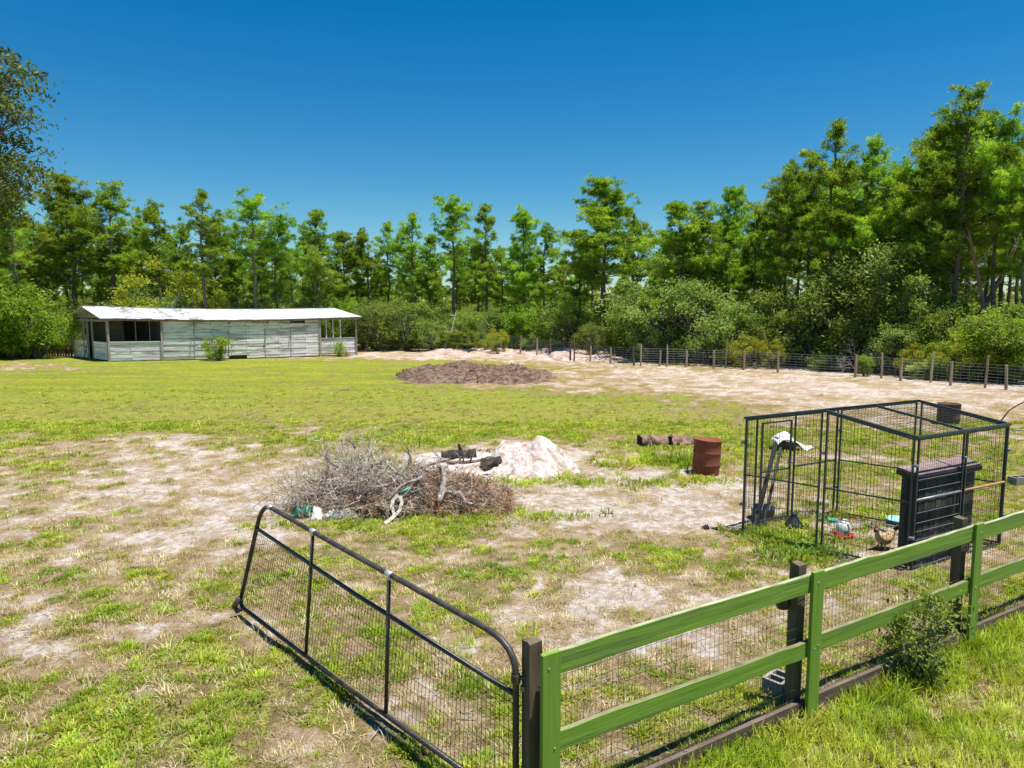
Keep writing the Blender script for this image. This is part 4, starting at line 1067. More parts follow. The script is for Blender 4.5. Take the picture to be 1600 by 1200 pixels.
# screw heads, black insulator knob, steel rod
def screws(T, zs, d, nv):
    mb = MB()
    for z in zs: 
        c = G0(T)+nv*.082+d*rnd.uniform(-.04, .04)+Vector((0, 0, z)); mb.tube([c, c+nv*.005], .007, 6)
    return tag(mb.build('screw_heads', M['solder'], bf), kind='stuff')
dv = (T3-T2).normalized(); nvv = Vector((dv.y, -dv.x, 0))
screws(T2, (.62, .60, 1.2), dv, nvv); screws(T1, (.62, 1.2), dv, nvv); screws(T3, (.6, 1.2), dv, nvv)
kc = G0(T2)-nvv*.17-dv*.15+Vector((0, 0, .99))
mb = MB(); mb.lathe([(.02,-.09),(.05,-.085),(.062,-.04),(.062,.03),(.045,.08),(.02,.09)], kc, 12); kb = mb.build('insulator', M['black_plastic'], None, True, kc); tag(kb, 'black plastic knob hung on the back of the middle fence post', 'insulator')
mb = MB(); p = at(1234, 1085); p = Vector((p.x, p.y, 0)); mb.tube([p, p+Vector((0, 0, .62))], .008, 6); tag(mb.build('steel_rod', M['gate_metal'], None, False, p), 'thin steel rod stuck in the ground left of the middle fence post', 'rod')
# concrete block at the post foot (hollow)
def block(px, py, rz, label, dims=(.40, .20, .19), sink=.03):
    p = ground(px, py); t = thing('concrete_block', p, label, 'block', 'concrete blocks'); mb = MB(); m = Matrix.Rotation(rz, 3, 'Z'); w, d, h = dims; th = .03
    def bx_(c, s): mb.box(p+m @ Vector(c)+Vector((0, 0, h/2-sink)), s, m)
    bx_((0, -d/2+th/2, 0), (w, th, h)); bx_((0, d/2-th/2, 0), (w, th, h))
    for x in (-w/2+th/2, 0, w/2-th/2): bx_((x, 0, 0), (th, d-2*th-.002, h-.004))
    o = mb.build('block_body', M['concrete'], t); return t
block(1216, 1078, .75, 'hollow concrete block at the foot of the middle green fence post', (.26, .2, .19))
block(1592, 758, .3, 'grey block lying beyond the kennel at the right edge')

# ------------------------------------------------------------ pipe gate
gH_top = at(808, 1040, 1.13); 
hx, hy = at(806, 1012, 1.28).x, at(806, 1012, 1.28).y
gB0 = Vector((hx, hy, .10)); gT0 = Vector((hx, hy, 1.30))
gB1 = at(374, 946, .12); gT1 = at(410, 786, 1.40)
gate = thing('pipe_gate', (gB0+gB1)/2, 'dark pipe farm gate with wire mesh sagging open beside the green fence', 'gate')
def GP_(s, t): return gB0.lerp(gB1, s).lerp(gT0.lerp(gT1, s), t)
def arc(c0, c1, c2, n=6):     # rounded corner from c0 via c1 to c2
    return [c0*(1-t)**2+c1*2*t*(1-t)+c2*t*t for t in [k/n for k in range(n+1)]]
path = [GP_(0, 0), GP_(0, .5), GP_(0, .80)]+arc(GP_(0, .82), GP_(0, 1.0), GP_(.075, 1.0))+[GP_(.3, 1.0), GP_(.6, .995), GP_(.9, 1.0)]+arc(GP_(.945, 1.0), GP_(1.0, 1.0), GP_(1.0, .80))+[GP_(1.0, .5), GP_(1, .08)]
mb = MB(); mb.tube(path, .024, 10); mb.tube(arc(GP_(1.0, .10), GP_(1.0, 0), GP_(.97, 0), 5)+[GP_(.5, -.005)-Vector((0, 0, .02)), GP_(0, 0)], .022, 10)
fr = mb.build('frame', M['gate_metal'], gate, True)
mb = MB(); mb.tube([GP_(1.0, .09)+Vector((-.01, -.03, 0)), GP_(1.0, .02)+Vector((-.05, -.04, -.02)), GP_(1.0, -.02)+Vector((-.01, -.03, -.03)), GP_(.98, .0)], .03, 10); mb.build('corner_bend', M['gate_metal'], gate, True)
mb = MB(); mb.tube([GP_(0, .70), GP_(.5, .715), GP_(1, .76)], .02, 10); mb.build('middle_rail', M['gate_metal'], gate, True)
def bot_s(px):
    lo, hi = 0, 1
    for _ in range(30):
        m = (lo+hi)/2; p = GP_(m, 0); c, s_ = math.cos(PITCH), math.sin(PITCH); q = 800+FPX*p.x/(p.y*c-(p.z-CAM_H)*s_)
        if q > px: lo = m
        else: hi = m
    return m
def top_s(px):
    lo, hi = 0, 1
    for _ in range(30):
        m = (lo+hi)/2; p = GP_(m, 1); c, s_ = math.cos(PITCH), math.sin(PITCH); q = 800+FPX*p.x/(p.y*c-(p.z-CAM_H)*s_)
        if q > px: lo = m
        else: hi = m
    return m
for px, pxb in ((608, 603), (489, 478)):
    s = top_s(px); mb = MB(); mb.tube([GP_(bot_s(pxb), .0), GP_(s, 1.0)], .018, 8); b_ = mb.build('brace', M['gate_metal'], gate, True)
    mb = MB(); mb.tube([GP_(s-.009, 1.0), GP_(s+.009, 1.0)], .027, 10); mb.tube([GP_(s, .96), GP_(s, 1.0)], .025, 8); mb.build('wrap', M['solder'], b_, True)
mb = MB(); mb.tube([GP_(.942, 1.0), GP_(.962, 1.0)], .028, 8); mb.build('wrap', M['solder'], gate, True)
mb = MB(); wire_panel(mb, lambda u, v: GP_(u, .02+.70*v), int((gB0-gB1).length/.05), 9, .0022); tag(mb.build('wire_mesh', M['wire_dark'], gate), kind='stuff')
mb = MB(); c = GP_(0, .80); mb.tube([c+Vector((-.03, 0, 0)), c+Vector((.09, 0, .005))], .018, 8); mb.tube([c+Vector((-.0, 0, -.03)), c+Vector((0, 0, .03))], .033, 10); mb.build('hinge', M['gate_metal'], gate)
mb = MB(); mb.tube([c+Vector((.05, -.01, -.05)), c+Vector((.05, -.01, -.085))], .02, 8); mb.build('hinge_nut', M['copper'], gate)

# ------------------------------------------------------------ kennel
KZ = 1.83; KP = 2.07
kL = at(1164, 655, KZ); kR = at(1434, 686, KZ); kF = at(1578, 665, KZ)
kL.z = kR.z = kF.z = 0; kU = kR-kL; kV = kF-kR
def K(a, b, z=0): p = kL+kU*a+kV*b; return Vector((p.x, p.y, z))
def K2(a, b, t):                  # roof height aware top
    return K(a, b, (KZ+(KP-KZ)*(1-abs(a-.5)*2))*t)
ken = thing('kennel', K(.5, .5), 'dark metal wire kennel with low gable mesh roof, a chicken pen', 'kennel')
def sq(mb, a, b, w=.03): mb.bar(a, b, w, w, up=(0, 0, 1) if abs((Vector(b)-Vector(a)).normalized().z) < .9 else tuple(kU.normalized()))
def panel(p0, p1, z0=.03, h0=KZ, h1=KZ, mid=.95, name='wall_panel', wires=True, midm=None, inset=.038, w=.025):
    d = (p1-p0).normalized(); a = p0+d*inset; b = p1-d*inset; U = lambda p, z: Vector((p.x, p.y, z))
    mb = MB(); up = tuple(d)
    mb.bar(U(a, 0), U(a, h0), w, w, up); mb.bar(U(b, 0), U(b, h1), w, w, up)
    mb.bar(U(a, h0-.01), U(b, h1-.01), w*.95, w*.95); mb.bar(U(a, z0), U(b, z0), w*.95, w*.95)
    if mid and midm is None: mb.bar(U(a, mid), U(b, mid), w*.8, w*.8)
    o = mb.build(name, M['kennel'], ken)
    if mid and midm is not None:
        mb = MB(); mb.tube([U(a, mid), U(b, mid)], .019, 8); mb.build('cross_pipe', midm, o, True)
    if wires:
        n = int((p1-p0).length/.052); mb = MB()
        def Pp(u, v): q = a.lerp(b, u); return U(q, z0+(h0+(h1-h0)*u-z0)*v)
        wire_panel(mb, Pp, n, 13, 0.0026); tag(mb.build('panel_mesh', M['wire_dark'], o), kind='stuff')
    return o
# gable fronts, sides
panel(K(0, 0), K(.5, 0), h0=KZ, h1=KP); panel(K(.5, 0), K(1, 0), h0=KP, h1=KZ)
panel(K(0, 1), K(.5, 1), h0=KZ, h1=KP); panel(K(.5, 1), K(1, 1), h0=KP, h1=KZ)
panel(K(1, 0), K(1, .5), mid=.98, midm=M['galv']); panel(K(1, .5), K(1, 1), mid=.98, midm=M['copper'])
panel(K(0, .5), K(0, 1))
pn = panel(K(0, 0), K(0, .14), mid=None); 
dpn = panel(K(0, .16), K(0, .49), z0=.12, h0=KZ-.09, h1=KZ-.09, name='door', mid=.93)
mb = MB(); q = K(0, .47, .98); mb.bar(q, q+Vector((0, 0, .12)), .03, .03, up=(1, 0, 0)); mb.tube([q+Vector((-.04, -.02, .05)), q+Vector((.06, .02, .05))], .01, 6); mb.build('latch', M['galv'], dpn)
mb = MB(); mb.bar(K(0, .14, KZ-.012), K(0, .5, KZ-.012), .03, .03); mb.build('door_header', M['kennel'], ken)
# corner couplers
mb = MB()
for (a, b) in ((0, 0), (.5, 0), (1, 0), (1, .5), (1, 1), (0, 1), (.5, 1)):
    for z in (.45, 1.45): mb.bar(K(a, b, z), K(a, b, z+.03), .085, .06, tuple(kU.normalized()))
tag(mb.build('clamps', M['galv'], ken), kind='stuff')
# roof frame and mesh
for (a0, a1) in ((0, .5), (.5, 1)):
    mb = MB(); 
    for b in (0, .5, 1): sq(mb, K2(a0, b, 1)+Vector((0, 0, .02)), K2(a1, b, 1)+Vector((0, 0, .02)), .034)
    for a in (a0, a1): sq(mb, K2(a, -.005, 1)+Vector((0, 0, .022)), K2(a, 1.005, 1)+Vector((0, 0, .022)), .034)
    o = mb.build('roof_panel', M['kennel'], ken)
    mb = MB(); wire_panel(mb, lambda u, v: K2(a0+(a1-a0)*u, v, 1)+Vector((0, 0, .02)), 14, 24, 0.0026); tag(mb.build('roof_mesh', M['wire_dark'], o), kind='stuff')
# hutch in the kennel
hA, hB, hC, hD = (.885, .10), (.97, .10), (.97, .69), (.885, .69)
hut = thing('coop_box', K(.91, .4), 'black plank chicken coop with faded red roof inside the kennel', 'coop')
def hside(p0, p1, z0, z1a, z1b, nb, name='side_plank'):
    for i in range(nb):
        u = (i+.5)/nb; c = p0.lerp(p1, u); w = (p1-p0).length/nb*.93; d = (p1-p0).normalized(); h = z1a+(z1b-z1a)*u
        piece(name, M['hutch'], hut, Vector((c.x, c.y, z0)), Vector((c.x, c.y, h)), .02+.006*(i % 2), w, up=tuple(d))
hk = [K(*q) for q in (hA, hB, hC, hD)]
hside(hk[0], hk[1], .02, 1.31, 1.26, 3); hside(hk[1], hk[2], .02, 1.26, 1.26, 10); hside(hk[2], hk[3], .02, 1.26, 1.31, 3); hside(hk[3], hk[0], .02, 1.31, 1.31, 10)
mb = MB(); e = [K(.868, .07, 1.35), K(.982, .07, 1.28), K(.982, .73, 1.28), K(.868, .73, 1.35)]; mb.quadslab(*e, .035, (0, 0, 1)); rf = mb.build('roof', M['hutch_roof'], hut)
mb = MB(); 
for q0, q1 in ((e[0], e[1]), (e[1], e[2]), (e[2], e[3])): mb.bar(q0-Vector((0, 0, .025)), q1-Vector((0, 0, .025)), .04, .07)
mb.build('roof_trim', M['black_plastic'], rf)
for z in (.30, .42, .54, .66, .80, 1.12, 1.26, 1.42):
    mb = MB(); mb.tube([K(1.003, .03, z), K(1.003, .47, z)], .0032, 5); mb.build('rod', M['galv'], ken)
# roosting: leaning dark boards, white torn sheet, bins
def slab_thing(name, label, cat, a, b, w, h, m):
    mb = MB(); mb.bar(a, b, w, h); a = Vector(a); return tag(mb.build(name, M[m], None, False, a), label, cat)
pa = ground(1178, 830); pb = aty(1212, 693, pa.y+.9); slab_thing('leaning_board', 'thicker of two dark boards leaning behind the kennel door', 'board', pa, pb, .05, .09, 'black_plastic')
pa2 = ground(1192, 826); pb2 = aty(1220, 700, pa2.y+1.0); slab_thing('leaning_board', 'thinner dark board leaning right of the thicker one behind the kennel door', 'board', pa2, pb2, .04, .06, 'black_plastic')
# wheelbarrow-like black tub with white torn sack, beyond the kennel
p = ground(1228, 706); p.y += .2
mb = MB(); rot = Matrix.Rotation(R(20), 3, 'Y'); mb.lathe([(.22,0),(.28,.22),(.30,.24),(.27,.23),(.19,.03)], p+Vector((0, 0, .02)), 16, rot); tag(mb.build('black_tub', M['black_plastic'], None, True, p), 'black tub standing on the sand beyond the kennel door', 'tub')
def cloth(name, pts_fn, nx, ny, m, label, cat, loc, th=.004):
    V = []; Fc = []
    for j in range(ny+1):
        for i in range(nx+1): V.append(pts_fn(i/nx, j/ny))
    for j in range(ny):
        for i in range(nx): k = j*(nx+1)+i; Fc.append((k, k+1, k+nx+2, k+nx+1))
    mb = MB(); mb.add(V, Fc); o = mb.build(name, M[m], None, True, loc); sm = o.modifiers.new('s', 'SOLIDIFY'); sm.thickness = th; return tag(o, label, cat)
sk0 = p
def sack(u, v):
    x = -.26+1.0*u; y = (v-.5)*.6*(1-.7*u); dome = .40*math.exp(-((x/.33)**2+((v-.5)*.9)**2))
    z = dome+.03+.05*math.sin(u*14+v*7)*(.3+u)+.04*abs(math.sin(v*9+u*3)); return sk0+Vector((x, y, max(.01, z*(1-.3*abs(v-.5)))))
cloth('white_sack', sack, 26, 12, 'white_plastic', 'white plastic sack draped over the black tub, its tail on the sand', 'sack', sk0)
p = ground(1240, 826); mb = MB(); mb.lathe([(.15,0),(.155,.03),(.12,.08),(.06,.17),(.05,.2),(.05,.24)], p, 14); tag(mb.build('rubber_cone', M['black_plastic'], None, True, p), 'black rubber cone sitting at the foot of the kennel door post', 'cone')
p = ground(1208, 826); p.y += .5; mb = MB()
for k in range(1): mb.lathe([(.0,0),(.17,0),(.20,.2),(.215,.205),(.19,.19),(.16,.02),(0,.02)], p, 14)
tag(mb.build('grey_pail', M['grey_plastic'], None, True, p), 'grey pail half hidden in weeds at the left end of the kennel', 'pail')
# poultry waterer
p = K(.60, .0)*0+ground(1317, 838); w = thing('poultry_waterer', p, 'white jug poultry drinker on a red tray in the kennel', 'drinker')
mb = MB(); mb.lathe([(.05,0),(.15,.005),(.165,.05),(.155,.055),(.14,.02),(.02,.02)], p, 22); mb.build('tray', M['red_plastic'], w, True)
mb = MB(); mb.lathe([(.095,.03),(.11,.06),(.11,.17),(.095,.20),(.085,.225),(.02,.23)], p, 20); jg = mb.build('jug', M['white_plastic'], w, True)
mb = MB(); mb.tube([p+Vector((-.05, 0, .22)), p+Vector((-.045, 0, .275)), p+Vector((.045, 0, .275)), p+Vector((.05, 0, .22))], .012, 6); mb.build('handle', M['white_plastic'], jg, True)
mb = MB(); mb.box(p+Vector((-.01, -.112, .10)), (.07, .006, .06)); mb.build('label_patch', M['teal'], jg)
p = ground(1300, 815); mb = MB(); mb.lathe([(.0,0),(.085,0),(.09,.05),(.08,.055),(0,.055)], p, 14); tag(mb.build('teal_dish', M['teal'], None, True, p), 'teal plastic lid lying behind the poultry drinker', 'lid')
p = ground(1404, 816); mb = MB(); mb.lathe([(.0,0),(.17,0),(.20,.07),(.19,.075),(.15,.02),(0,.02)], p, 18); tag(mb.build('blue_dish', M['blue_plastic'], None, True, p), 'pale blue dish on the kennel floor behind the hen', 'dish')
p = ground(1352, 822); mb = MB(); q = ground(1422, 842); mb.tube([p+Vector((0,0,.03)), q+Vector((0,0,.03))], .02, 8); tag(mb.build('floor_pipe', M['grey_plastic'], None, True, p), 'grey pipe lying on the kennel floor behind the hen', 'pipe')

# hen, loft body facing left-away
hp = ground(1380, 858); hen = thing('hen', hp, 'buff speckled hen with red comb standing in the kennel', 'chicken')
hd = Vector((-.75, -.25, 0)).normalized(); hs_ = Vector((-hd.y, hd.x, 0))
M['hen'] = simple('buff_speckled_feathers', (.62,.45,.24), (.34,.22,.10), 45, .85, c3=(.07,.05,.035))
M['comb'] = simple('red_comb', (.40,.02,.02), (.30,.01,.015), 10, .6, b_str=0)
mb = MB(); stn = [(-.20,.27,.012,.02),(-.17,.245,.035,.05),(-.12,.20,.07,.075),(-.05,.17,.088,.088),(.03,.165,.088,.09),(.09,.19,.07,.08),(.12,.235,.048,.052),(.135,.28,.032,.035),(.145,.315,.028,.03),(.165,.335,.026,.026),(.19,.335,.014,.016)]
V = []; Fc = []; n = 12
for x, z, wr, hr in stn:
    for k in range(n): a = 2*math.pi*k/n; V.append(hp+hd*x+hs_*(wr*math.cos(a))+Vector((0, 0, z+hr*math.sin(a)))-hd*(hr*.35*math.sin(a) if x > .1 and x < .15 else 0))
for i in range(len(stn)-1):
    for k in range(n): Fc.append((i*n+k, i*n+(k+1) % n, (i+1)*n+(k+1) % n, (i+1)*n+k))
Fc += [tuple(range(n)), tuple((len(stn)-1)*n+k for k in range(n-1, -1, -1))]; mb.add(V, Fc); mb.build('body', M['hen'], hen, True)
for k in range(5):
    mb = MB(); a = hp-hd*.15+Vector((0, 0, .24)); s_ = hs_*(k-2)*.018; mb.bar(a, a-hd*(.10+.01*k)+s_+Vector((0, 0, .10+.012*(2-abs(k-2)))), .022, .006); mb.build('tail_feather', M['charred'], hen)
mb = MB(); hx_ = hp+hd*.165; 
for k in range(4): mb.tube([hx_+hd*(.018*(k-1.5))+Vector((0, 0, .35)), hx_+hd*(.018*(k-1.5)-.004)+Vector((0, 0, .385-.006*abs(k-1)))], [.015, .006], 6)
mb.build('comb', M['comb'], hen)
mb = MB(); mb.tube([hx_+hd*.02+Vector((0, 0, .322)), hx_+hd*.022+Vector((0, 0, .285))], [.013, .006], 6); mb.build('wattle', M['comb'], hen)
mb = MB(); mb.tube([hx_+hd*.02+Vector((0, 0, .337)), hx_+hd*.052+Vector((0, 0, .328))], [.010, .001], 6); mb.build('beak', M['tape'], hen)
for s_ in (-1, 1):
    mb = MB(); a = hp+hs_*.035*s_+hd*.01; mb.tube([a+Vector((0, 0, .11)), a+Vector((0, 0, .012))], [.014, .008], 6)
    for an in (-.5, 0, .5): mb.tube([a+Vector((0, 0, .012)), a+hd*.045*math.cos(an)+hs_*.045*math.sin(an)+Vector((0, 0, .006))], [.006, .003], 5)
    mb.tube([a+Vector((0, 0, .012)), a-hd*.03+Vector((0, 0, .006))], [.006, .003], 5)
    mb.build('leg', M['tape'], hen)
    mb = MB(); e = hx_+hs_*.024*s_+hd*.008+Vector((0, 0, .342)); mb.lathe([(.001,-.005),(.005,-.002),(.005,.002),(.001,.005)], e, 6); mb.build('eye', M['black_plastic'], hen)

# ------------------------------------------------------------ drums
def drum(px, py, r0, h, m, label, tilt=0.0, sink=0, dent=.0):
    p = ground(px, py); p.y += r0*.9; p.z -= sink; t = thing('steel_drum', p, label, 'drum'); rot = Matrix.Rotation(tilt, 3, 'Y')
    prof = [(r0*.99, 0), (r0, .02)]
    for zc in (.33, .66):
        prof += [(r0, h*zc-.035), (r0*1.02, h*zc-.012), (r0*1.035, h*zc), (r0*1.02, h*zc+.012), (r0, h*zc+.035)]
    prof += [(r0, h-.03), (r0*1.03, h-.015), (r0*1.03, h), (r0*.97, h), (r0*.965, h*.3), (0.01, h*.3)]
    def jit(q):
        a = math.atan2(q.y, q.x); k = 1+dent*math.sin(a*2+1+q.z*3)*.5+dent*math.sin(a*5+q.z*9)*.25; return Vector((q.x*k, q.y*k, q.z))
    mb = MB(); mb.lathe(prof, p, 32, rot, jit); mb.build('shell', M[m], t, True); return t
drum(1107, 744, .285, .80, 'rust', 'rust red open steel drum standing left of the kennel', R(3), .03, .02)
drum(1490, 664, .31, .66, 'rust_dark', 'dark rusty drum standing on the sand behind the kennel', 0, .02, .03)
# bent pipe at the right edge
a = at(1560, 662); pts = [aty(x, y, a.y) for x, y in ((1558,672),(1566,655),(1576,642),(1590,633),(1606,625),(1624,620))]
mb = MB(); mb.tube(pts, .022, 8); tag(mb.build('bent_pipe', M['rust_dark'], None, True, pts[0]), 'thin dark bent pipe arching up at the right edge behind the kennel', 'pipe')
a = at(1584, 690); b = Vector((a.x+2.5, a.y+.1, 0)); slab_thing('pale_board', 'pale board rail lying in the grass right of the kennel', 'board', aty(1584, 673, a.y), aty(1640, 668, a.y+.2), .05, .03, 'post_grey')
slab_thing('metal_bar', 'thin dark bar near the grey block at the right edge', 'bar', aty(1580, 765, 14.0), aty(1640, 770, 13.6), .04, .03, 'gate_metal')
# ------------------------------------------------------------ mounds
def mound(name, px0, px1, py_base, depth, hfun, m, label, cat, nx=120, ny=70, kind=None, rough=.05, rs=.25, seed=3):
    a = ground(px0, py_base); b = ground(px1, py_base); c = (a+b)/2; W = (b-a).length; V = []; X = np.linspace(-.5, .5, nx+1)
    xs, ys = np.meshgrid(X, np.linspace(0, 1, ny+1)); wx = c.x+xs*W; wy = c.y+ys*depth
    h = hfun(xs, ys); n = (fbm(wx, wy, rs, 5, seed, .6)-.5)*rough*2+(fbm(wx, wy, rs*4, 3, seed+5)-.5)*rough*2.5
    e = np.clip(np.minimum(.5-np.abs(xs), np.minimum(ys, 1-ys))*9, 0, 1)
    z = gz_np(wx, wy)+h+n*e*np.clip(h*6+.3, 0, 1)-.06*(1-e)-.012
    V = np.stack([wx-c.x, wy-c.y, z], -1).reshape(-1, 3); i = np.arange((nx+1)*(ny+1)).reshape(ny+1, nx+1)
    q = np.stack([i[:-1, :-1], i[:-1, 1:], i[1:, 1:], i[1:, :-1]], -1).reshape(-1, 4)
    me = np_mesh(name, V, q); o = link(me, name, M[m], None, True, (c.x, c.y, 0)); tag(o, label, cat, kind=kind); return o
g2 = lambda x, y, cx, cy, sx_, sy_: np.exp(-(((x-cx)/sx_)**2+((y-cy)/sy_)**2))
def sand_h(x, y):
    edge = np.clip((.25-((x)/1.0)**2-((y-.5)/1.05)**2*.9)*6, 0, 1)
    return edge*(.20*g2(x, y, .07, .62, .13, .22)+.33*g2(x, y, -.20, .66, .14, .2)+.30*g2(x, y, .22, .55, .18, .25)+.26*g2(x, y, .0, .45, .32, .3)+.05)
mound('sand_pile', 730, 925, 752, 2.6, sand_h, 'sandpile', 'heap of white sand with two humps beside the brush pile', 'sand pile', rough=.15, rs=.3)
mound('sand_spread', 615, 800, 748, 2.8, lambda x, y: .16*g2(x, y, .1, .6, .4, .35), 'sandpile', 'flat spread of white sand behind the brush pile under the charred logs', 'sand pile', rough=.05, rs=.2, seed=9)
def pit_h(x, y):
    r2 = (x/.47)**2+((y-.5)/.46)**2; rim = np.exp(-((np.sqrt(r2)-.78)/.16)**2); base = np.clip((1-r2)*3, 0, 1)
    return base*.06+rim*.16*(1+.5*np.sin(x*19+y*5))*np.clip(1.2-r2, 0, 1)+g2(x, y, .25, .35, .12, .2)*.18+g2(x, y, -.1, .75, .2, .15)*.16
mound('dirt_heap', 574, 906, 603, 10.0, pit_h, 'dirt', 'rough ring of dark freshly dug earth in the middle of the lawn', 'dirt heap', 220, 120, rough=.24, rs=.38)
# clods over it
def clods(name, n, px0, px1, py0, py1, s0, s1, m, label, cat):
    V = []; Fc = []; r = np.random.default_rng(len(name)+n)
    for i in range(n):
        u, v = r.uniform(-1, 1), r.uniform(-1, 1)
        if u*u+v*v > .72: continue
        p = ground((px0+px1)/2+u*(px1-px0)/2, (py0+py1)/2+v*(py1-py0)/2); s = r.uniform(s0, s1); k = len(V)
        for d in ((1,0,0),(-1,0,0),(0,1,0),(0,-1,0),(0,0,1),(0,0,-1)): q = Vector(d)*s*r.uniform(.6, 1.3); V.append(p+q+Vector((0, 0, r.uniform(.0, .22)*(s/.2 if s > .12 else .2))))
        for f in ((0,2,4),(2,1,4),(1,3,4),(3,0,4),(2,0,5),(1,2,5),(3,1,5),(0,3,5)): Fc.append(tuple(k+j for j in f))
    mb = MB(); mb.add(V, Fc); tag(mb.build(name, M[m], None), label, cat, kind='stuff')
clods('earth_clods', 1500, 600, 865, 569, 601, .03, .13, 'dirt', 'loose clods strewn over the dug earth', 'clods')
clods('sand_crumbs', 700, 640, 920, 700, 752, .012, .04, 'brush_base', 'bits of bark and roots mixed in the white sand heap', 'debris')
def bank_h(x, y): return .42*g2(x, y, .10, .6, .12, .3)+.36*g2(x, y, .30, .5, .1, .3)+.30*g2(x, y, -.2, .7, .2, .25)+.15*g2(x, y, -.4, .7, .15, .3)
mound('sand_bank', 655, 1010, 556, 4.5, bank_h, 'bank', 'low broken sandy bank along the wire fence', 'sand bank', 200, 60, kind='structure', rough=.20, rs=.6)
mound('sand_bank_spur', 835, 1000, 566, 4.5, lambda x, y: .5*g2(x, y, -.2, .7, .2, .25)+.25*g2(x, y, .2, .5, .2, .3), 'bank', 'low broken sandy bank by the fence corner', 'sand bank', 90, 50, kind='structure', rough=.14, rs=.7)
mound('litter_strip', 1060, 1420, 592, 1.2, lambda x, y: .06+0*x, 'brush_base', 'brown leaf litter strip', 'litter', 10, 4, kind='structure') if False else None
# pale broken rubble by the bank
for i, (px, py, s, lab) in enumerate(((762,549,.35,'pale rubble lump at the left foot of the sandy bank'),(776,551,.28,'small pale rubble lump in the middle of three by the bank'),(787,547,.30,'pale rubble lump right of the others by the bank'))):
    p = ground(px, py); p.y -= .3; mb = MB(); q = []
    mb.lathe([(s*.3,-.02),(s*.9,.05),(s*.8,s*.5),(s*.3,s*.8)], p, 7, None, lambda v: v*rnd.uniform(.75, 1.25)); tag(mb.build('rubble_lump', M['concrete'], None, False, p), lab, 'rubble', 'pale rubble by the sandy bank')

# ------------------------------------------------------------ logs
def log(px0, py0, px1, py1, y, rad, m, label, cap_m, z0=0, bump_=.12, hollow=False, stub=False):
    a = aty(px0, py0, y); b = aty(px1, py1, y+.15); t = thing('log', (a.x, a.y, min(a.z, b.z)-rad), label, 'log'); n = 18; mb = MB(); nn = 21; pts = []; d = (b-a).normalized()
    u = d.cross(Vector((0, 0, 1))).normalized(); w = u.cross(d); V = []; Fc = []
    for i in range(nn):
        f = i/(nn-1); c = a.lerp(b, f)+Vector((0, 0, .02*math.sin(f*5)))
        for k in range(n): an = 2*math.pi*k/n; rr = rad*(1+bump_*(vnoise(np.array(f*11+px0), np.array(k*.9), 3)-.5)*2+(.10 if i in (0, nn-1) else 0)); V.append(c+u*rr*math.cos(an)+w*rr*math.sin(an))
    for i in range(nn-1):
        for k in range(n): Fc.append((i*n+k, i*n+(k+1) % n, (i+1)*n+(k+1) % n, (i+1)*n+k))
    mb.add(V, Fc)
    if stub: c = a.lerp(b, .62); mb.tube([c, c+w*rad*1.9-d*rad*.5], [rad*.35, rad*.2], 7)
    mb.build('bark', M[m], t, True)
    for e, s in ((0, -1), (nn-1, 1)):
        mb = MB(); ring = V[e*n:(e+1)*n]; c = sum(ring, Vector())/n; mb.add([c+(q-c)*1.0+d*.006*s for q in ring], [tuple(range(n)) if s > 0 else tuple(range(n-1, -1, -1))]); mb.build('cut_end', M[cap_m], t)
    return t
log(691, 717, 743, 712, 16.1, .165, 'charred', 'longer charred black log with a stub lying on the sand', 'charred', stub=True)
log(755, 728, 781, 724, 15.4, .165, 'charred', 'short charred log with its sawn face showing, right of the longer one', 'cut_wood')
log(1000, 692, 1046, 694, 18.2, .20, 'log', 'left half of the rotten bark log lying behind the drum', 'charred', bump_=.35)
log(1046, 694, 1092, 697, 18.2, .21, 'log', 'right half of the rotten bark log ending behind the drum', 'charred', bump_=.45)

# ------------------------------------------------------------ brush pile
bp = thing('brush_pile', ground(610, 790), 'big heap of bleached branches, brown twigs and dead orange pine needles', 'brush pile')
def pile_h(u, v):   # u across 0..1, v depth 0..1
    return (.88*math.exp(-((u-.30)/.23)**2)+.60*math.exp(-((u-.62)/.2)**2)+.35*math.exp(-((u-.85)/.15)**2))*math.exp(-((v-.5)/.36)**2)
pl0 = ground(440, 806); pl1 = ground(785, 806); PW = (pl1-pl0).length; PD = 1.7
def PP(u, v, k=1.0): p = pl0.lerp(pl1, u); return Vector((p.x, p.y+PD*v, max(.0, pile_h(u, v)*k*.82)))
V = []; Fc = []; nx, ny = 60, 30
for j in range(ny+1):
    for i in range(nx+1): p = PP(i/nx, j/ny, .62); V.append(p+Vector((0, 0, .09*(float(fbm(np.array(p.x), np.array(p.y), .15, 3, 4))-.3)*min(1, 5*min(i/nx, 1-i/nx, j/ny, 1-j/ny))-.05)))
for j in range(ny):
    for i in range(nx): k = j*(nx+1)+i; Fc.append((k, k+1, k+nx+2, k+nx+1))
mb = MB(); mb.add(V, Fc); tag(mb.build('matted_core', M['brush_base'], bp, True), kind='stuff')  # mound filling the heap, coloured dark for the shaded gaps between twigs
def branchlet(mb, p, d, L, rad, o, maxo, wob=.3):
    q = [p]; cur = p.copy(); segs = 3
    for s in range(segs):
        d = (d+Vector((rnd.gauss(0, wob), rnd.gauss(0, wob), rnd.gauss(0, wob)))).normalized(); cur = cur+d*L/segs
        if cur.z < .02: cur.z = .02+rnd.random()*.05; d.z = abs(d.z)
        q.append(cur.copy())
    mb.tube(q, [rad, rad*.8, rad*.6, rad*.35], 3 if rad < .012 else 5, cap=False)
    if o < maxo:
        for _ in range(3 if o else 4): k = rnd.randrange(1, 4); branchlet(mb, q[k], (d+Vector((rnd.gauss(0, .8), rnd.gauss(0, .8), rnd.gauss(0, .6)))).normalized(), L*rnd.uniform(.45, .75), rad*.55, o+1, maxo, wob)
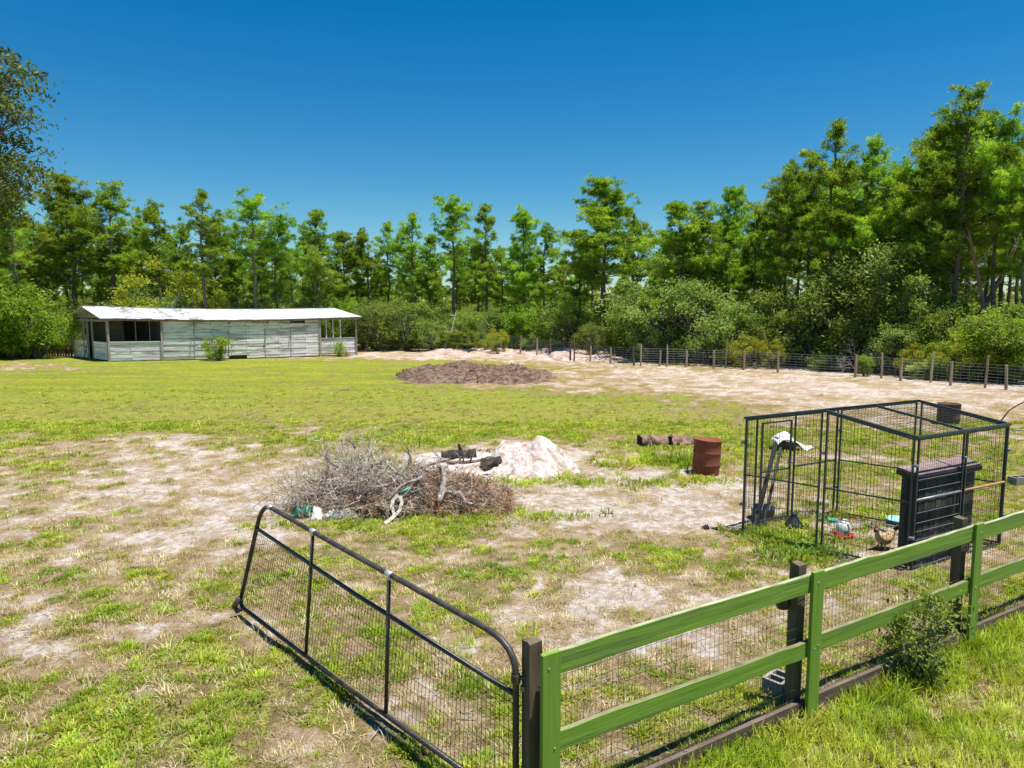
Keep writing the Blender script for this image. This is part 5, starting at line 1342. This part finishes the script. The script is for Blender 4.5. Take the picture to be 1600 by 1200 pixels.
# bleached twig masses (left)
mb = MB()
for i in range(95):
    u = rnd.gauss(.30, .13); v = rnd.uniform(.05, .8); p = PP(u, v, rnd.uniform(.3, 1.0)); az = rnd.uniform(0, 6.28); el = rnd.uniform(.0, .9)
    branchlet(mb, p, Vector((math.cos(az)*math.cos(el)-.15, math.sin(az)*math.cos(el)-.15, math.sin(el))), rnd.uniform(.3, .7), .011, 0, 3)
tag(mb.build('bleached_twigs', M['twig2'], bp), kind='stuff')
mb = MB()
for i in range(110):
    u = rnd.uniform(.05, .95); v = rnd.uniform(.0, .8); p = PP(u, v, rnd.uniform(.5, 1.0)); az = rnd.uniform(0, 6.28); el = rnd.uniform(-.2, .5)
    branchlet(mb, p, Vector((math.cos(az)*math.cos(el), math.sin(az)*math.cos(el), math.sin(el))), rnd.uniform(.25, .6), .012, 0, 2)
tag(mb.build('brown_twigs', M['twig3'], bp), kind='stuff')
mb = MB()
for i in range(14):
    u = rnd.uniform(-.03, .12); p = PP(.1+u, rnd.uniform(.1, .6), .4); branchlet(mb, p, Vector((-1, -.1, .45)).normalized(), rnd.uniform(.4, .8), .006, 0, 2, .18)
tag(mb.build('wispy_twigs', M['twig2'], bp), kind='stuff')
mb = MB()
for i in range(60):
    u = rnd.gauss(.66, .14); v = rnd.uniform(.0, .8); p = PP(u, v, rnd.uniform(.5, 1.0)); az = rnd.uniform(0, 6.28); el = rnd.uniform(-.1, .6)
    branchlet(mb, p, Vector((math.cos(az)*math.cos(el), math.sin(az)*math.cos(el), math.sin(el))), rnd.uniform(.2, .5), .011, 0, 2)
tag(mb.build('bleached_twigs', M['twig2'], bp), kind='stuff')
mb = MB()
for i in range(58):
    u = rnd.gauss(.33, .15); v = rnd.uniform(-.02, .55); p = PP(u, v, rnd.uniform(.8, 1.08)); az = rnd.uniform(0, 6.28); el = rnd.uniform(-.1, .45)
    branchlet(mb, p+Vector((0, 0, .04)), Vector((math.cos(az)*math.cos(el), math.sin(az)*math.cos(el)*.6-.15, math.sin(el))), rnd.uniform(.3, .75), .013, 0, 2, .38)
tag(mb.build('bleached_branches', M['bleached'], bp), kind='stuff')
# dead needles
r = np.random.default_rng(8); C = []; D = []
for i in range(1100):
    u = float(np.clip(r.normal(.66, .26), .02, 1.02)); v = float(r.uniform(-.06, .7))
    if u < .55 and v > .15: v = r.uniform(-.08, .1)
    p = PP(u, v, .78); p.z += .03+r.uniform(0, .06); C.append(tuple(p-bp.location)); D.append((r.normal(0, .7), r.normal(0, .5)-.3, r.normal(.1, .3)))
me = needles_mesh('dead_needles', np.array(C), np.array(D), 9, .17, .009, r, .45, .03); me.materials.append(M['needle_dead']); o = bpy.data.objects.new('dead_needles', me); COL.objects.link(o); o.parent = bp; o['kind'] = 'stuff'
# larger limbs, each its own part
def limb(path, r0, r1, m='limb', y=None, label=None):
    pts = [aty(px, py, yy) for px, py, yy in path]; pts = [p_+Vector((rnd.gauss(0, .012), 0, rnd.gauss(0, .012))) for a_, b_ in zip(pts[:-1], pts[1:]) for p_ in (a_, a_.lerp(b_, .33), a_.lerp(b_, .67))]+[pts[-1]]; mb = MB(); n = len(pts); mb.tube(pts, [r0+(r1-r0)*i/(n-1) for i in range(n)], 7)
    for i in range(1, n-1):
        if rnd.random() < .35: d = Vector((rnd.gauss(0, 1), rnd.gauss(0, .5), abs(rnd.gauss(.5, .5)))).normalized(); mb.tube([pts[i], pts[i]+d*.15, pts[i]+d*.32+Vector((0, 0, .04))], [r0*.45, r0*.3, r0*.1], 5)
    o = mb.build('limb', M[m], bp, True)
    if label: o['label'] = label
Y0 = pl0.y
limb([(596,722,Y0+.9),(622,738,Y0+.6),(640,750,Y0+.4),(655,752,Y0+.3)], .022, .03)
limb([(690,728,Y0+.5),(694,745,Y0+.4),(692,768,Y0+.2),(684,785,Y0+.0)], .05, .06, label='thick upright bleached limb in the right part of the heap')
limb([(692,768,Y0+.2),(720,772,Y0+.1),(726,785,Y0),(745,790,Y0-.1)], .045, .03)
limb([(632,745,Y0+.8),(641,722,Y0+.85),(639,705,Y0+.9),(632,694,Y0+.9)], .022, .01, 'bark')
limb([(640,722,Y0+.85),(632,735,Y0+.8),(628,742,Y0+.8)], .014, .010, 'bark')
limb([(655,700,Y0+1.2),(656,690,Y0+1.2),(655,680,Y0+1.2)], .012, .006, 'bark')
limb([(542,684,Y0+.9),(550,692,Y0+.9),(556,700,Y0+.9)], .018, .022, 'bark_grey')
limb([(508,712,Y0+.6),(516,722,Y0+.6),(528,730,Y0+.5)], .018, .02, 'bark_grey')
limb([(575,720,Y0+.8),(577,695,Y0+.8),(576,675,Y0+.8)], .012, .005)
limb([(512,730,Y0+.5),(510,712,Y0+.5),(512,700,Y0+.5)], .012, .005)
limb([(600,790,Y0+.0),(612,775,Y0+.1),(625,760,Y0+.2),(660,745,Y0+.3)], .02, .03)
limb([(700,724,Y0+1.6),(725,722,Y0+1.8),(750,719,Y0+2.0)], .04, .03, 'log')
limb([(652,732,Y0+1.2),(680,722,Y0+1.5),(700,718,Y0+1.7)], .05, .03)
limb([(618,775,Y0+.0),(622,786,Y0-.1),(618,800,Y0-.2)], .05, .05, 'charred')
# litter around
p = ground(478, 800)
a = ground(460, 790); b = ground(502, 797)
def crumple(o0, L, W, H, sd):
    def f(u, v):
        x = (u-.5)*L; y = (v-.5)*W; n = float(fbm(np.array(u*3+sd), np.array(v*2+sd), .4, 3, sd)); return o0+Vector((x, y, .01+H*n*(1-(2*v-1)**2)**.5*(1-(2*u-1)**6)))
    return f
c = ground(474, 806); cloth('green_wrapper', crumple(c, .48, .24, .30, 2), 16, 8, 'bottle', 'dark green plastic wrapper lying at the left front of the brush pile', 'wrapper', c)
c = ground(497, 809); cloth('white_wrapper', crumple(c, .20, .30, .30, 5), 12, 10, 'white_plastic', 'white plastic wrapper between the green wrapper and the clear sheet', 'wrapper', c)
c = ground(533, 808); cloth('clear_sheet', crumple(c, .66, .18, .24, 8), 20, 8, 'clear_bag', 'crumpled pale see through plastic strip in front of the brush pile', 'plastic sheet', c)
# strap hanging on the pile
def strap():
    pts = [(624,772,Y0-.02),(616,780,Y0-.05),(614,792,Y0-.12),(619,803,Y0-.2),(612,810,Y0-.3),(603,816,Y0-.42)]; pts2 = [(626,774,Y0-.03),(630,782,Y0-.05),(627,794,Y0-.12),(621,803,Y0-.2)]
    mb = MB()
    for P in (pts, pts2):
        q = [aty(*k) for k in P]
        for x in q: x.z = max(.012, x.z)
        for i in range(len(q)-1): mb.bar(q[i]+Vector((0, -.12, .02)), q[i+1]+Vector((0, -.12, .02)), .055, .012, up=(.2, -.9, .3))
    tag(mb.build('pale_strap', M['tape'], None, False, aty(*pts[0])), 'pale frayed strap looped over the front of the brush pile', 'strap')
    mb = MB(); a = aty(626, 770, Y0-.02); b = aty(640, 762, Y0+.05); mb.tube([a, b], .022, 8); tag(mb.build('teal_sleeve', M['teal'], None, True, a), 'short teal sleeve at the top of the pale strap', 'sleeve')
strap()
# twigs and stones on bare ground
def litter():
    r = np.random.default_rng(12); C = []; D = []
    for (x0, x1, y0, y1, n) in ((0, 420, 660, 1190, 240), (420, 1200, 760, 1190, 420), (880, 1160, 730, 900, 160), (430, 800, 790, 830, 160)):
        for _ in range(n):
            p = ground(r.uniform(x0, x1), r.uniform(y0, y1)); C.append((p.x, p.y, p.z+.012)); D.append((r.normal(), r.normal(), 0))
    me = needles_mesh('fallen_twigs', np.array(C), np.array(D), 1, .22, .012, r, .2, .01); me.materials.append(M['twig3']); o = link(me, 'fallen_twigs', None); tag(o, 'thin fallen twigs scattered over the sand', 'twigs', kind='stuff')
litter()
# a stray charred stump at the kennel corner
p = ground(1103, 828); mb = MB(); mb.lathe([(.05,-.02),(.06,.02),(.03,.07)], p, 7, None, lambda v: v*rnd.uniform(.7, 1.3)); tag(mb.build('charred_stub', M['charred'], None, False, p), 'small black stub on the sand left of the kennel corner', 'stub')
NOGRASS += [[(K(.82,.1).x, K(.82,.1).y), (K(1,.1).x, K(1,.1).y), (K(1,.86).x, K(1,.86).y), (K(.82,.86).x, K(.82,.86).y)],
            [(F(0).x, F(0).y), (F(1).x, F(1).y), (Q(1,1).x, Q(1,1).y), (Q(0,1).x, Q(0,1).y)],
            [(pl0.x+.3, pl0.y+.15), (pl1.x-.3, pl1.y+.15), (pl1.x-.3, pl1.y+1.5), (pl0.x+.3, pl0.y+1.5)]]
for (x0, y0, x1, y1, d) in ((620,745,800,745,2.2),(755,745,905,745,2.2),(610,598,860,598,8.4)):
    a = at(x0, y0); b = at(x1, y1); NOGRASS.append([(a.x, a.y), (b.x, b.y), (b.x, b.y+d), (a.x, a.y+d)])
spots()
